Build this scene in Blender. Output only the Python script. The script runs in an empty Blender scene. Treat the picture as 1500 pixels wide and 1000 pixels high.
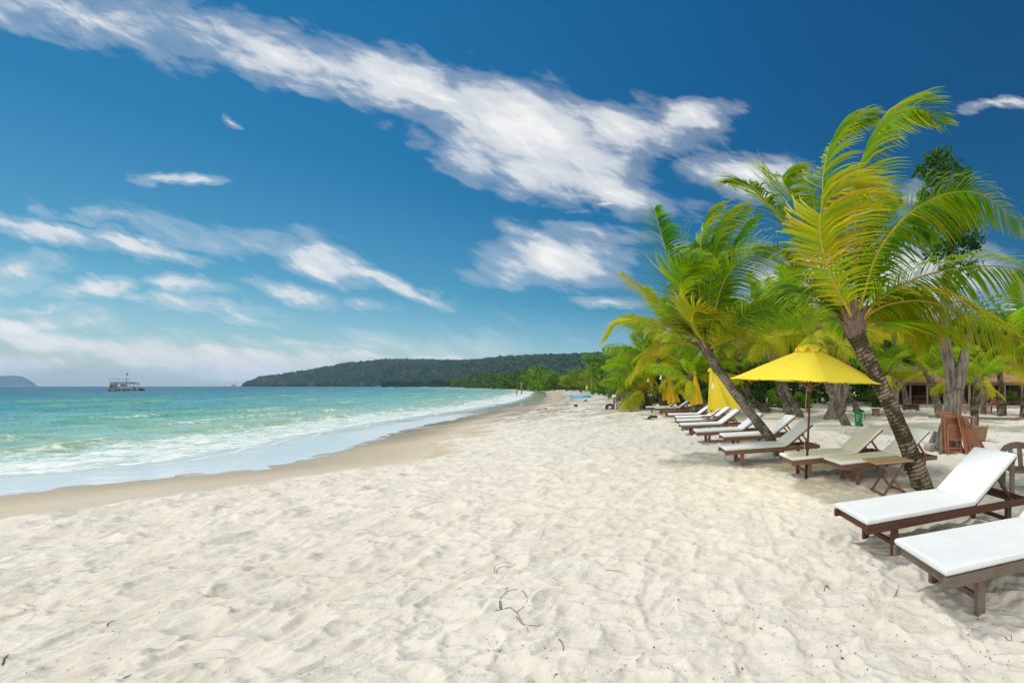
import bpy, math, random
import numpy as np
from mathutils import Vector as V, Matrix, Quaternion, noise as mnoise
R = math.radians
SC = bpy.context.scene
COL = SC.collection
random.seed(7); RNG = np.random.default_rng(7)
H = 1.65            # eye height, metres
ZW = -0.30          # sea level below the dry sand
PPX, PPY, F = 1200.0, 565.0, 590.0

def P(px, py, Y):
    """point of the place seen at photo pixel (px,py) when it stands Y metres ahead"""
    return V(((px-PPX)*Y/F, Y, H+(PPY-py)*Y/F))
def G(px, py, z=0.0):
    Y = F*(H-z)/(py-PPY)
    return V(((px-PPX)*Y/F, Y, z))

# ------------------------------------------------------------------ camera
cam = bpy.data.cameras.new('camera'); co = bpy.data.objects.new('camera', cam); COL.objects.link(co)
co.location = (0, 0, H); co.rotation_euler = (R(90), 0, 0)
cam.sensor_width = 36; cam.sensor_fit = 'HORIZONTAL'
cam.lens = F/1500*36
cam.shift_x = -(PPX-750)/1500; cam.shift_y = (PPY-500)/1500
cam.clip_start = 0.05; cam.clip_end = 60000
SC.camera = co
SC.view_settings.view_transform = 'Standard'; SC.view_settings.look = 'None'
SC.view_settings.exposure = 0.12; SC.view_settings.gamma = 1.0

# ------------------------------------------------------------------ naming
def tag(o, label=None, cat=None, group=None, kind=None):
    if label: o['label'] = label
    if cat: o['category'] = cat
    if group: o['group'] = group
    if kind: o['kind'] = kind
    return o
def thing(name, label, cat, loc=(0,0,0), rz=0.0, group=None):
    o = bpy.data.objects.new(name, None); COL.objects.link(o)
    o.empty_display_size = 0.1
    o.location = loc; o.rotation_euler = (0, 0, rz)
    return tag(o, label, cat, group)
def dup(src, loc, rz, label=None, group=None, scale=None, skip=()):
    r = src.copy(); COL.objects.link(r); r.location = loc; r.rotation_euler = (0, 0, rz)
    if scale: r.scale = scale
    if label: r['label'] = label
    if group: r['group'] = group
    for ch in list(src.children):
        if ch.name.split('.')[0] in skip: continue
        c = ch.copy(); COL.objects.link(c); c.parent = r
        for g in list(ch.children):
            d = g.copy(); COL.objects.link(d); d.parent = c
    return r

# ------------------------------------------------------------------ geometry
class Geo:
    def __init__(s): s.v = []; s.f = []; s.m = []; s.c = []; s.col = (1,1,1)
    def add(s, vs, fs, mi=0):
        n = len(s.v); s.v.extend([tuple(p) for p in vs]); s.c.extend([s.col]*len(vs))
        s.f.extend([tuple(i+n for i in f) for f in fs]); s.m.extend([mi]*len(fs))
    def box(s, c, d, rot=None, b=0.004, mi=0):
        """chamfered box, centre c, full size d"""
        h = [x/2 for x in d]; b = min(b, min(h)*0.45); vs = []; idx = {}
        for sx in (-1,1):
            for sy in (-1,1):
                for sz in (-1,1):
                    for a in range(3):
                        p = [sx*(h[0]-(0 if a == 0 else b)), sy*(h[1]-(0 if a == 1 else b)), sz*(h[2]-(0 if a == 2 else b))]
                        idx[(sx,sy,sz,a)] = len(vs); vs.append(V(p))
        fs = []
        def q(*k): return tuple(idx[i] for i in k)
        for sg in (-1,1):
            f = [q((sg,-1,-1,0),(sg,1,-1,0),(sg,1,1,0),(sg,-1,1,0)), q((-1,sg,-1,1),(-1,sg,1,1),(1,sg,1,1),(1,sg,-1,1)), q((-1,-1,sg,2),(1,-1,sg,2),(1,1,sg,2),(-1,1,sg,2))]
            fs += [x if sg > 0 else x[::-1] for x in f]
        for a in (-1,1):
            for c2 in (-1,1):
                for f, flip in ((q((a,c2,-1,0),(a,c2,-1,1),(a,c2,1,1),(a,c2,1,0)), a*c2 > 0), (q((a,-1,c2,0),(a,1,c2,0),(a,1,c2,2),(a,-1,c2,2)), a*c2 > 0), (q((-1,a,c2,1),(-1,a,c2,2),(1,a,c2,2),(1,a,c2,1)), a*c2 > 0)):
                    fs.append(f[::-1] if flip else f)
        for sx in (-1,1):
            for sy in (-1,1):
                for sz in (-1,1):
                    f = q((sx,sy,sz,0),(sx,sy,sz,1),(sx,sy,sz,2)); fs.append(f if sx*sy*sz > 0 else f[::-1])
        if rot is not None: vs = [rot @ p for p in vs]
        cc = V(c); s.add([p+cc for p in vs], fs, mi)
    def bar(s, p0, p1, w, h, up=(0,0,1), b=0.004, mi=0, ext=0.0):
        """rectangular bar from p0 to p1: w across, h along 'up'"""
        p0, p1 = V(p0), V(p1); x = (p1-p0); L = x.length+2*ext; x = x.normalized()
        u = V(up); y = u.cross(x)
        if y.length < 1e-4: y = V((0,1,0)).cross(x)
        y.normalize(); z = x.cross(y)
        m = Matrix((x, y, z)).transposed()
        s.box((p0+p1)/2, (L, w, h), m, b, mi)
    def tube(s, pts, rad, n=10, cap=True, mi=0, wob=None):
        pts = [V(p) for p in pts]
        if not hasattr(rad, '__len__'): rad = [rad]*len(pts)
        T0 = (pts[1]-pts[0]).normalized(); a = V((0,0,1)) if abs(T0.z) < 0.9 else V((1,0,0))
        N = (a-T0*a.dot(T0)).normalized(); vs = []; fs = []
        for i, p in enumerate(pts):
            T = (pts[min(i+1, len(pts)-1)]-pts[max(i-1, 0)]).normalized()
            N = (N-T*N.dot(T)).normalized(); B = T.cross(N)
            for k in range(n):
                an = 2*math.pi*k/n; r = rad[i]*(wob(i, an) if wob else 1)
                vs.append(p+N*(math.cos(an)*r)+B*(math.sin(an)*r))
        for i in range(len(pts)-1):
            for k in range(n):
                fs.append((i*n+k, i*n+(k+1)%n, (i+1)*n+(k+1)%n, (i+1)*n+k))
        if cap: fs.append(tuple(range(n))[::-1]); fs.append(tuple((len(pts)-1)*n+k for k in range(n)))
        s.add(vs, fs, mi)
    def lathe(s, prof, n=24, c=(0,0,0), mi=0, fn=None):
        vs = []; fs = []
        for i, (r, z) in enumerate(prof):
            for k in range(n):
                a = 2*math.pi*k/n; rr, zz = (r, z) if fn is None else fn(r, z, a, i)
                vs.append((c[0]+rr*math.cos(a), c[1]+rr*math.sin(a), c[2]+zz))
        for i in range(len(prof)-1):
            for k in range(n): fs.append((i*n+k, i*n+(k+1)%n, (i+1)*n+(k+1)%n, (i+1)*n+k))
        s.add(vs, fs, mi)
    def blob(s, c, r, amp=0.2, fr=1.5, sub=3, seed=0, mi=0, flat=None):
        import bmesh
        bm = bmesh.new(); bmesh.ops.create_icosphere(bm, subdivisions=sub, radius=1)
        r = V(r) if hasattr(r, '__len__') else V((r,r,r)); vs = []
        for v in bm.verts:
            k = 1+amp*mnoise.noise(v.co*fr+V((seed*3.7, seed*1.3, 0)))
            p = V((v.co.x*r.x*k, v.co.y*r.y*k, v.co.z*r.z*k))
            if flat is not None and p.z < flat: p.z = flat
            vs.append(p+V(c))
        s.add(vs, [tuple(v.index for v in f.verts) for f in bm.faces], mi); bm.free()
    def build(s, name, mats, parent=None, smooth=False, colors=False, org=None):
        me = bpy.data.meshes.new(name)
        vs = s.v if org is None else [(x-org[0], y-org[1], z-org[2]) for x, y, z in s.v]
        me.from_pydata(vs, [], s.f)
        for m in (mats if isinstance(mats, (list, tuple)) else [mats]): me.materials.append(m)
        if any(s.m): me.polygons.foreach_set('material_index', s.m)
        if smooth is True: me.polygons.foreach_set('use_smooth', [True]*len(me.polygons))
        if colors:
            at = me.color_attributes.new('Col', 'FLOAT_COLOR', 'POINT')
            at.data.foreach_set('color', [x for c in s.c for x in (*c, 1.0)])
        me.update()
        o = bpy.data.objects.new(name, me); COL.objects.link(o)
        if parent: o.parent = parent
        elif org is not None: o.location = org
        return o
def spline(pts, n):
    """Catmull-Rom through pts, n samples"""
    pts = [V(p) for p in pts]; q = [pts[0]*2-pts[1]]+pts+[pts[-1]*2-pts[-2]]; out = []
    m = len(pts)-1
    for i in range(n):
        t = i/(n-1)*m; k = min(int(t), m-1); u = t-k; a, b, c, d = q[k:k+4]
        out.append(0.5*((2*b)+(c-a)*u+(2*a-5*b+4*c-d)*u*u+(3*b-a-3*c+d)*u**3))
    return out
def lerpl(xs, ys, t):
    return float(np.interp(t, xs, ys))
def npmesh(name, verts, quads, mats, attrs=None, smooth=True):
    me = bpy.data.meshes.new(name)
    me.vertices.add(len(verts)); me.vertices.foreach_set('co', np.asarray(verts, np.float32).ravel())
    q = np.asarray(quads, np.int32); n = q.shape[1]
    me.loops.add(q.size); me.loops.foreach_set('vertex_index', q.ravel())
    me.polygons.add(len(q)); me.polygons.foreach_set('loop_start', np.arange(0, q.size, n, dtype=np.int32))
    me.polygons.foreach_set('loop_total', np.full(len(q), n, np.int32))
    if smooth: me.polygons.foreach_set('use_smooth', np.ones(len(q), bool))
    for m in (mats if isinstance(mats, (list, tuple)) else [mats]): me.materials.append(m)
    for k, a in (attrs or {}).items():
        a = np.asarray(a, np.float32)
        if a.ndim == 1: at = me.attributes.new(k, 'FLOAT', 'POINT'); at.data.foreach_set('value', a)
        else:
            at = me.color_attributes.new(k, 'FLOAT_COLOR', 'POINT'); at.data.foreach_set('color', np.c_[a, np.ones(len(a))].astype(np.float32).ravel())
    me.update(calc_edges=True)
    o = bpy.data.objects.new(name, me); COL.objects.link(o); return o

# numpy noises -------------------------------------------------------
def _h(ix, iy, s):
    n = (ix.astype(np.int64)*374761393+iy.astype(np.int64)*668265263+s*1442695041) & 0xFFFFFFFF
    n = ((n ^ (n >> 13))*1274126177) & 0xFFFFFFFF
    n = ((n ^ (n >> 16))*2246822519) & 0xFFFFFFFF
    return ((n ^ (n >> 15)) & 0xFFFFFF)/float(0xFFFFFF)
def perlin(x, y, s=0):
    ix = np.floor(x); iy = np.floor(y); fx = x-ix; fy = y-iy; ix = ix.astype(np.int64); iy = iy.astype(np.int64)
    u = fx*fx*fx*(fx*(fx*6-15)+10); v = fy*fy*fy*(fy*(fy*6-15)+10)
    def g(dx, dy):
        a = _h(ix+dx, iy+dy, s)*2*np.pi; return np.cos(a)*(fx-dx)+np.sin(a)*(fy-dy)
    a = g(0,0); b = g(1,0); c = g(0,1); d = g(1,1)
    return ((a*(1-u)+b*u)*(1-v)+(c*(1-u)+d*u)*v)*1.5
def fbm(x, y, s=0, o=4):
    r = np.zeros_like(x); a = 1.0; f = 1.0
    for i in range(o): r += a*perlin(x*f, y*f, s+i*17); a *= 0.5; f *= 2.03
    return r
def worley(x, y, s=0, jit=0.9):
    ix = np.floor(x).astype(np.int64); iy = np.floor(y).astype(np.int64)
    d1 = np.full(x.shape, 9.0); d2 = np.full(x.shape, 9.0); rn = np.zeros(x.shape)
    for dx in (-1,0,1):
        for dy in (-1,0,1):
            px = ix+dx+0.5+jit*(_h(ix+dx, iy+dy, s)-0.5); py = iy+dy+0.5+jit*(_h(ix+dx, iy+dy, s+9)-0.5)
            d = np.hypot(x-px, y-py); r = _h(ix+dx, iy+dy, s+21)
            near = d < d1
            d2 = np.where(near, d1, np.minimum(d2, d)); rn = np.where(near, r, rn); d1 = np.where(near, d, d1)
    return d1, d2, rn
def sstep(a, b, x):
    t = np.clip((x-a)/(b-a), 0, 1); return t*t*(3-2*t)

# ------------------------------------------------------------------ materials
class Mat:
    def __init__(s, name, rough=0.7, spec=0.3):
        s.m = bpy.data.materials.new(name); s.m.use_nodes = True; s.nt = s.m.node_tree
        s.b = s.nt.nodes['Principled BSDF']; s.out = s.nt.nodes['Material Output']
        s.b.inputs['Roughness'].default_value = rough; s.b.inputs['Specular IOR Level'].default_value = spec
    def n(s, t, **k):
        nd = s.nt.nodes.new(t)
        for a, v in k.items(): setattr(nd, a, v)
        return nd
    def l(s, a, b): s.nt.links.new(a, b)
    def val(s, sock, v):
        if hasattr(v, 'is_linked') or isinstance(v, bpy.types.NodeSocket): s.l(v, sock)
        else: sock.default_value = v
    def math(s, op, a, b=0.0, clamp=False):
        nd = s.n('ShaderNodeMath', operation=op, use_clamp=clamp); s.val(nd.inputs[0], a); s.val(nd.inputs[1], b); return nd.outputs[0]
    def coord(s, kind='Object', scale=(1,1,1), rot=(0,0,0)):
        tc = s.n('ShaderNodeTexCoord'); mp = s.n('ShaderNodeMapping'); mp.inputs['Scale'].default_value = scale; mp.inputs['Rotation'].default_value = rot
        s.l(tc.outputs[kind], mp.inputs[0]); return mp.outputs[0]
    def noise(s, vec, scale, det=4, rough=0.55, dist=0.0):
        nd = s.n('ShaderNodeTexNoise'); nd.inputs['Scale'].default_value = scale; nd.inputs['Detail'].default_value = det
        nd.inputs['Roughness'].default_value = rough; nd.inputs['Distortion'].default_value = dist; s.l(vec, nd.inputs['Vector']); return nd.outputs['Fac']
    def ramp(s, fac, stops):
        nd = s.n('ShaderNodeValToRGB'); e = nd.color_ramp.elements
        while len(e) < len(stops): e.new(0.5)
        for i, (p, c) in enumerate(stops):
            e[i].position = p; e[i].color = (*c, 1) if hasattr(c, '__len__') else (c, c, c, 1)
        s.l(fac, nd.inputs[0]); return nd.outputs[0]
    def mix(s, fac, a, b, mode='MIX'):
        nd = s.n('ShaderNodeMix', data_type='RGBA', blend_type=mode)
        s.val(nd.inputs[0], fac)
        for k, v in ((6, a), (7, b)):
            if isinstance(v, bpy.types.NodeSocket): s.l(v, nd.inputs[k])
            else: nd.inputs[k].default_value = (*v, 1) if len(v) == 3 else v
        return nd.outputs[2]
    def attr(s, name, out='Fac'):
        nd = s.n('ShaderNodeAttribute', attribute_name=name); return nd.outputs[out]
    def bump(s, h, strength=0.3, dist=0.02, nrm=None):
        nd = s.n('ShaderNodeBump'); s.val(nd.inputs['Strength'], strength); nd.inputs['Distance'].default_value = dist
        s.l(h, nd.inputs['Height'])
        if nrm is not None: s.l(nrm, nd.inputs['Normal'])
        s.l(nd.outputs[0], s.b.inputs['Normal']); return nd.outputs[0]
    def base(s, c): s.val(s.b.inputs['Base Color'], (*c, 1) if isinstance(c, tuple) and len(c) == 3 else c)
    def translucent(s, col, fac):
        t = s.n('ShaderNodeBsdfTranslucent'); mx = s.n('ShaderNodeMixShader'); mx.inputs[0].default_value = fac
        s.val(t.inputs['Color'], (*col, 1) if isinstance(col, tuple) else col)
        s.l(s.b.outputs[0], mx.inputs[1]); s.l(t.outputs[0], mx.inputs[2]); s.l(mx.outputs[0], s.out.inputs['Surface'])

M = {}
def plain(name, c, rough=0.6, var=0.12, scale=12, spec=0.3, bump=0.0):
    m = Mat(name, rough, spec); v = m.coord(); n = m.noise(v, scale, 5)
    lo = tuple(x*(1-var*1.6) for x in c); hi = tuple(min(1, x*(1+var)) for x in c)
    m.base(m.ramp(n, [(0.3, lo), (0.7, hi)]))
    if bump: m.bump(m.noise(v, scale*4, 4), bump, 0.01)
    M[name] = m.m; return m.m
def wood(name, dark, light, axis=(1,1,1), rough=0.6, grey=None, scale=1.0):
    m = Mat(name, rough, 0.25); v = m.coord('Object', (2*scale, 26*scale, 26*scale)); n = m.noise(v, 1.6, 6, 0.6, 0.6)
    c = m.ramp(n, [(0.28, dark), (0.5, tuple((a+b)/2 for a, b in zip(dark, light))), (0.75, light)])
    oi = m.n('ShaderNodeObjectInfo'); k = m.math('MULTIPLY_ADD', oi.outputs['Random'], 0.35); k.node.inputs[2].default_value = 0.82
    c = m.mix(1.0, c, k, 'MULTIPLY')
    v2 = m.coord('Object'); n2 = m.noise(v2, 3.0, 5, 0.65)
    if grey: c = m.mix(m.ramp(n2, [(0.38, 0), (0.62, 1)]), c, grey)
    m.base(c); m.bump(n, 0.35, 0.004); M[name] = m.m; return m.m
wood('wood_teak', (0.125,0.06,0.038), (0.26,0.14,0.092))
wood('wood_dark', (0.055,0.024,0.016), (0.13,0.06,0.038))
wood('wood_weathered', (0.085,0.05,0.036), (0.20,0.135,0.10), grey=(0.17,0.145,0.125))
wood('wood_chair', (0.22,0.085,0.045), (0.44,0.20,0.11))
wood('wood_table', (0.30,0.19,0.10), (0.50,0.36,0.21))
wood('wood_pink', (0.24,0.14,0.11), (0.40,0.26,0.21))
wood('wood_grey', (0.14,0.12,0.10), (0.30,0.26,0.22))
def fabric(name, c, tr=0.0, trc=None, var=0.06):
    m = Mat(name, 0.9, 0.12); v = m.coord(); n = m.noise(v, 3.0, 5, 0.6)
    cc = m.ramp(n, [(0.25, tuple(x*(1-var*1.5) for x in c)), (0.7, c)])
    st = m.noise(v, 9.0, 6, 0.7); cc = m.mix(m.ramp(st, [(0.62, 0), (0.8, 0.22)]), cc, tuple(x*0.72 for x in c))
    m.base(cc)
    w = m.n('ShaderNodeTexWave'); w.inputs['Scale'].default_value = 120; m.l(v, w.inputs[0])
    b = m.bump(w.outputs['Fac'], 0.05, 0.002); w2 = m.noise(v, 5.0, 4, 0.6); m.bump(w2, 0.25, 0.03, b)
    if tr: m.translucent(trc or c, tr)
    M[name] = m.m; return m.m
fabric('canvas_white', (0.76,0.79,0.80))
fabric('canvas_cream_lifted', (0.88,0.885,0.855), var=0.06)  # lightened towards neutral to offset the umbrella's yellow shade
fabric('canvas_yellow', (0.95,0.80,0.075), 0.32, (0.97,0.80,0.07), 0.03)
fabric('canvas_yellow_aged', (0.93,0.70,0.05), 0.35, (0.95,0.6,0.02), 0.08)
plain('plastic_green', (0.012,0.20,0.045), 0.45, 0.1, 6, 0.4)
plain('plastic_black', (0.02,0.02,0.025), 0.5, 0.2, 6)
plain('plastic_white', (0.8,0.8,0.78), 0.4, 0.03, 6)
plain('paint_white', (0.72,0.74,0.74), 0.5, 0.12, 5)
plain('paint_blue', (0.03,0.14,0.36), 0.5, 0.15, 5)
plain('paint_azure', (0.02,0.30,0.62), 0.4, 0.1, 3, 0.4)
plain('paint_red', (0.42,0.03,0.05), 0.5, 0.2, 5)
plain('dark_gap', (0.02,0.022,0.026), 0.7, 0.2, 5)
plain('metal_grey', (0.35,0.37,0.38), 0.45, 0.15, 8)
plain('rope', (0.62,0.58,0.5), 0.9, 0.2, 60)
plain('stone_pale', (0.42,0.40,0.34), 0.9, 0.25, 9, 0.2, 0.5)
plain('stump_wood', (0.21,0.15,0.12), 0.9, 0.3, 9, 0.2, 0.5)
plain('driftwood', (0.09,0.075,0.06), 0.9, 0.35, 14, 0.2, 0.6)
plain('twig_bark', (0.10,0.065,0.045), 0.9, 0.3, 30)
plain('cloth_dark', (0.035,0.04,0.045), 0.85, 0.4, 9, 0.2, 0.5)
plain('flag_green', (0.05,0.55,0.05), 0.8, 0.1, 4)
plain('flag_yellow', (0.8,0.6,0.02), 0.8, 0.1, 4)
plain('glass_bulb', (0.85,0.85,0.82), 0.2, 0.02, 4, 0.6)
def rooftile():
    m = Mat('roof_tile', 0.85, 0.2); v = m.coord('Object', (1,1,1)); n = m.noise(v, 2.2, 5, 0.6)
    c = m.ramp(n, [(0.3, (0.34,0.15,0.10)), (0.55, (0.50,0.25,0.17)), (0.75, (0.58,0.35,0.26))])
    w = m.n('ShaderNodeTexBrick'); w.inputs['Scale'].default_value = 4.0; w.inputs['Mortar Size'].default_value = 0.03; m.l(v, w.inputs[0])
    w.inputs['Color1'].default_value = (1,1,1,1); w.inputs['Color2'].default_value = (.8,.8,.8,1); w.inputs['Mortar'].default_value = (.4,.4,.4,1)
    m.base(m.mix(1.0, c, w.outputs[0], 'MULTIPLY')); m.bump(w.outputs[1], 0.6, 0.03); M['roof_tile'] = m.m
rooftile()
def wicker():
    m = Mat('wicker', 0.8, 0.2); v = m.coord('Generated', (34, 34, 22)); w = m.n('ShaderNodeTexChecker'); w.inputs['Scale'].default_value = 1.0; m.l(v, w.inputs[0])
    n = m.noise(m.coord(), 30, 3); c = m.ramp(n, [(0.3, (0.26,0.17,0.10)), (0.7, (0.48,0.34,0.22))])
    m.base(m.mix(0.45, c, w.outputs[0], 'MULTIPLY')); m.bump(w.outputs[1], 0.5, 0.01); M['wicker'] = m.m
wicker()
def leafmat(name, tr=0.45, rough=0.5, gain=1.0, spec=0.18):
    m = Mat(name, rough, spec); c = m.attr('Col', 'Color')
    oi = m.n('ShaderNodeObjectInfo'); hs = m.n('ShaderNodeHueSaturation'); m.l(c, hs.inputs['Color'])
    hs.inputs['Hue'].default_value = 0.5; hs.inputs['Value'].default_value = gain
    k = m.math('MULTIPLY_ADD', oi.outputs['Random'], 0.3); k.node.inputs[2].default_value = 0.85*gain; m.l(k, hs.inputs['Value'])
    m.base(hs.outputs[0])
    h2 = m.n('ShaderNodeHueSaturation'); m.l(hs.outputs[0], h2.inputs['Color']); h2.inputs['Value'].default_value = 1.5; h2.inputs['Hue'].default_value = 0.49
    m.translucent(h2.outputs[0], tr); M[name] = m.m
leafmat('palm_leaf', gain=1.18); leafmat('tree_leaf', 0.35, 0.5, 1.15)
def far_leaf():
    m = Mat('far_leaf', 0.8, 0.1); m.base(m.attr('Col', 'Color')); m.translucent(m.attr('Col', 'Color'), 0.2); M['far_leaf'] = m.m
far_leaf()
def rachis():
    m = Mat('palm_rib', 0.5, 0.3); c = m.attr('Col', 'Color'); n = m.noise(m.coord(), 14, 4)
    m.base(m.mix(m.ramp(n, [(0.4, 0), (0.75, 0.5)]), c, (0.20,0.10,0.03))); M['palm_rib'] = m.m
rachis()
def palmbark(name, pale, mid, dark, moss):
    m = Mat(name, 0.95, 0.1); u = m.attr('along'); v = m.coord('Object')
    nz = m.noise(v, 6.0, 5, 0.6); nz2 = m.noise(v, 3.6, 7, 0.75, 0.6); fine = m.noise(v, 38, 5, 0.7)
    ph = m.math('MULTIPLY_ADD', nz, 0.09); m.l(u, ph.node.inputs[2])
    sw = m.math('SINE', m.math('MULTIPLY', ph, 2*math.pi/0.062)); ring = m.math('MULTIPLY_ADD', sw, 0.5); ring.node.inputs[2].default_value = 0.5
    c = m.ramp(fine, [(0.25, mid), (0.7, pale)])
    c = m.mix(m.ramp(ring, [(0.05, 0.85), (0.4, 0.0)]), c, dark)
    c = m.mix(m.ramp(nz2, [(0.45, 0), (0.53, 0.92)]), c, m.mix(m.ramp(fine, [(0.4, 0), (0.7, 1)]), dark, moss))
    m.base(c); b = m.bump(ring, 0.7, 0.012); m.bump(fine, 0.5, 0.008, b); M[name] = m.m
palmbark('palm_bark', (0.36,0.27,0.21), (0.20,0.15,0.12), (0.028,0.024,0.018), (0.06,0.065,0.018))
palmbark('palm_bark_pale', (0.38,0.32,0.27), (0.22,0.19,0.165), (0.07,0.06,0.05), (0.13,0.12,0.08))
def bark(name, pale, dark, sc=(9,9,1.2)):
    m = Mat(name, 0.95, 0.1); v = m.coord('Object', sc); n = m.noise(v, 1.6, 7, 0.65, 0.4); n2 = m.noise(m.coord(), 5, 5, 0.6)
    c = m.ramp(n, [(0.32, dark), (0.5, tuple((a+b)*.5 for a, b in zip(pale, dark))), (0.68, pale)])
    c = m.mix(m.ramp(n2, [(0.5, 0), (0.75, 0.45)]), c, (0.10,0.09,0.06)); m.base(c); m.bump(n, 0.9, 0.05); M[name] = m.m
bark('bark_grey', (0.36,0.315,0.265), (0.06,0.05,0.042)); bark('bark_dark', (0.11,0.095,0.08), (0.02,0.018,0.015)); bark('bark_pale', (0.40,0.34,0.28), (0.16,0.13,0.11))
# ------------------------------------------------------------------ light
SUN_EL, SUN_AZ = R(58), R(-70)
sd = V((math.sin(SUN_AZ)*math.cos(SUN_EL), math.cos(SUN_AZ)*math.cos(SUN_EL), math.sin(SUN_EL)))
sl = bpy.data.lights.new('sun', 'SUN'); sl.energy = 2.0; sl.angle = R(6); sl.color = (1.0, 0.955, 0.88)
so = bpy.data.objects.new('sun', sl); COL.objects.link(so); so.rotation_euler = sd.to_track_quat('Z', 'Y').to_euler(); so.location = sd*60

W = bpy.data.worlds.new('World'); SC.world = W; W.use_nodes = True; wt = W.node_tree; wt.nodes.clear()
class WN(Mat):
    def __init__(s): s.nt = wt
w = WN()
out = w.n('ShaderNodeOutputWorld'); bg = w.n('ShaderNodeBackground'); w.l(bg.outputs[0], out.inputs[0])
sky = w.n('ShaderNodeTexSky', sky_type='NISHITA'); sky.sun_disc = False; sky.sun_elevation = SUN_EL; sky.sun_rotation = SUN_AZ
sky.air_density = 1.0; sky.dust_density = 0.6; sky.ozone_density = 3.0
SKY_S = 0.08
bg.inputs['Strength'].default_value = SKY_S
tc = w.n('ShaderNodeTexCoord'); sx = w.n('ShaderNodeSeparateXYZ'); w.l(tc.outputs['Generated'], sx.inputs[0])
yy = w.math('MAXIMUM', sx.outputs[1], 0.03)
u = w.math('DIVIDE', sx.outputs[0], yy); v = w.math('DIVIDE', sx.outputs[2], yy)
cb = w.n('ShaderNodeCombineXYZ'); w.l(u, cb.inputs[0]); w.l(v, cb.inputs[1]); uv = cb.outputs[0]
# polarised, saturated blue: the sky colour deepened with height above the horizon
el = sx.outputs[2]
tint = w.ramp(el, [(0.0, (1.0,1.05,1.12)), (0.06, (0.72,0.97,1.02)), (0.16, (0.25,0.70,0.80)), (0.34, (0.065,0.53,0.72)), (0.60, (0.028,0.46,0.72))])
skyc = w.mix(1.0, sky.outputs[0], tint, 'MULTIPLY')
# clouds -------------------------------------------------------------
def mapn(vec, loc, rot, sc, typ='TEXTURE'):
    m = w.n('ShaderNodeMapping', vector_type=typ); m.inputs['Location'].default_value = (*loc, 0); m.inputs['Rotation'].default_value = (0, 0, rot); m.inputs['Scale'].default_value = (*sc, 1)
    w.l(vec, m.inputs[0]); return m.outputs[0]
def wnoise(vec, sc, det, rough, dist=0.0, col=False):
    nd = w.n('ShaderNodeTexNoise'); nd.inputs['Scale'].default_value = sc; nd.inputs['Detail'].default_value = det; nd.inputs['Roughness'].default_value = rough; nd.inputs['Distortion'].default_value = dist
    w.l(vec, nd.inputs['Vector']); return nd.outputs['Color' if col else 'Fac']
wc = wnoise(mapn(uv, (0,0), R(-14), (0.55, 0.22)), 1.6, 5, 0.6, col=True)
sub = w.n('ShaderNodeVectorMath', operation='MULTIPLY_ADD'); w.l(wc, sub.inputs[0]); sub.inputs[1].default_value = (0.30, 0.15, 0); sub.inputs[2].default_value = (-0.15, -0.075, 0)
ad = w.n('ShaderNodeVectorMath', operation='ADD'); w.l(uv, ad.inputs[0]); w.l(sub.outputs[0], ad.inputs[1]); wuv = ad.outputs[0]
BL = [  # centre and half-axes as direction tangents x590, tilt, strength
 (110,20,330,50,9,.75),(300,30,200,40,16,.7),(430,75,190,48,20,1.0),(600,130,230,58,21,1.35),(760,185,240,80,16,1.45),(930,185,140,46,6,1.2),(1010,165,70,30,-14,1.0),(1090,250,110,34,2,1.25),
 (800,245,190,46,14,1.1),(890,285,150,30,8,.8),(690,225,90,38,30,.9),(810,380,130,44,4,1.15),(790,355,70,16,6,.7),(890,345,110,18,6,.55),(905,440,50,9,0,.6),
 (335,178,36,10,26,.9),(265,260,80,10,0,.75),(870,300,30,8,-20,.8),
 (50,335,140,20,14,1.1),(190,358,130,16,12,1.0),(330,345,210,24,9,.5),(160,322,150,10,4,.5),(20,395,90,28,-10,1.0),(140,420,95,20,-3,1.15),(275,412,62,15,5,1.0),(250,436,150,11,7,.65),
 (480,388,105,30,20,1.15),(600,425,80,18,10,1.2),(540,405,90,20,18,1.0),(435,430,85,17,22,1.0),(350,455,70,9,14,.55),(535,452,50,9,8,.5),
 (20,478,100,24,-4,1.3),(130,470,70,16,10,.9),(110,503,200,22,5,1.5),(300,522,290,30,3,1.9),(370,541,240,20,2,1.7),(30,532,160,24,0,1.4),(620,520,180,16,-3,.6),(60,449,80,7,2,.6),(520,518,80,11,6,.85),(430,498,220,10,5,.5),(700,505,200,30,0,.35),
 (1495,162,80,10,-4,.75),(1190,425,150,60,0,1.5),(1330,410,240,80,0,1.1),(1010,370,70,20,0,.6),(1320,295,80,30,10,.7),(1480,470,160,50,0,.8)]
acc = None
for (cx, cy, a, b, t, s_) in BL:
    p = mapn(wuv, ((cx-PPX)/F, (PPY-cy)/F), R(-t), (a/F, b/F))
    ln = w.n('ShaderNodeVectorMath', operation='LENGTH'); w.l(p, ln.inputs[0])
    k = w.math('MULTIPLY_ADD', ln.outputs['Value'], -s_); k.node.inputs[2].default_value = s_
    acc = k if acc is None else w.math('MAXIMUM', acc, k)
n1 = wnoise(mapn(uv, (0,0), R(-17), (0.36, 0.095)), 1.0, 9, 0.61, 0.7)
n2 = wnoise(mapn(uv, (0,0), R(-30), (0.15, 0.05)), 1.0, 8, 0.60, 0.5)
nn = w.math('MULTIPLY_ADD', n2, 0.5, ); w.l(w.math('MULTIPLY', n1, 0.75), nn.node.inputs[2])
den = w.math('ADD', acc, w.math('MULTIPLY_ADD', nn, 1.75)); den.node.inputs[1].node.inputs[2].default_value = -1.18 if False else 0.0
d2 = w.math('MULTIPLY', w.math('ADD', acc, w.math('MULTIPLY', w.math('SUBTRACT', nn, 0.58), 1.85)), 0.70)
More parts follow.
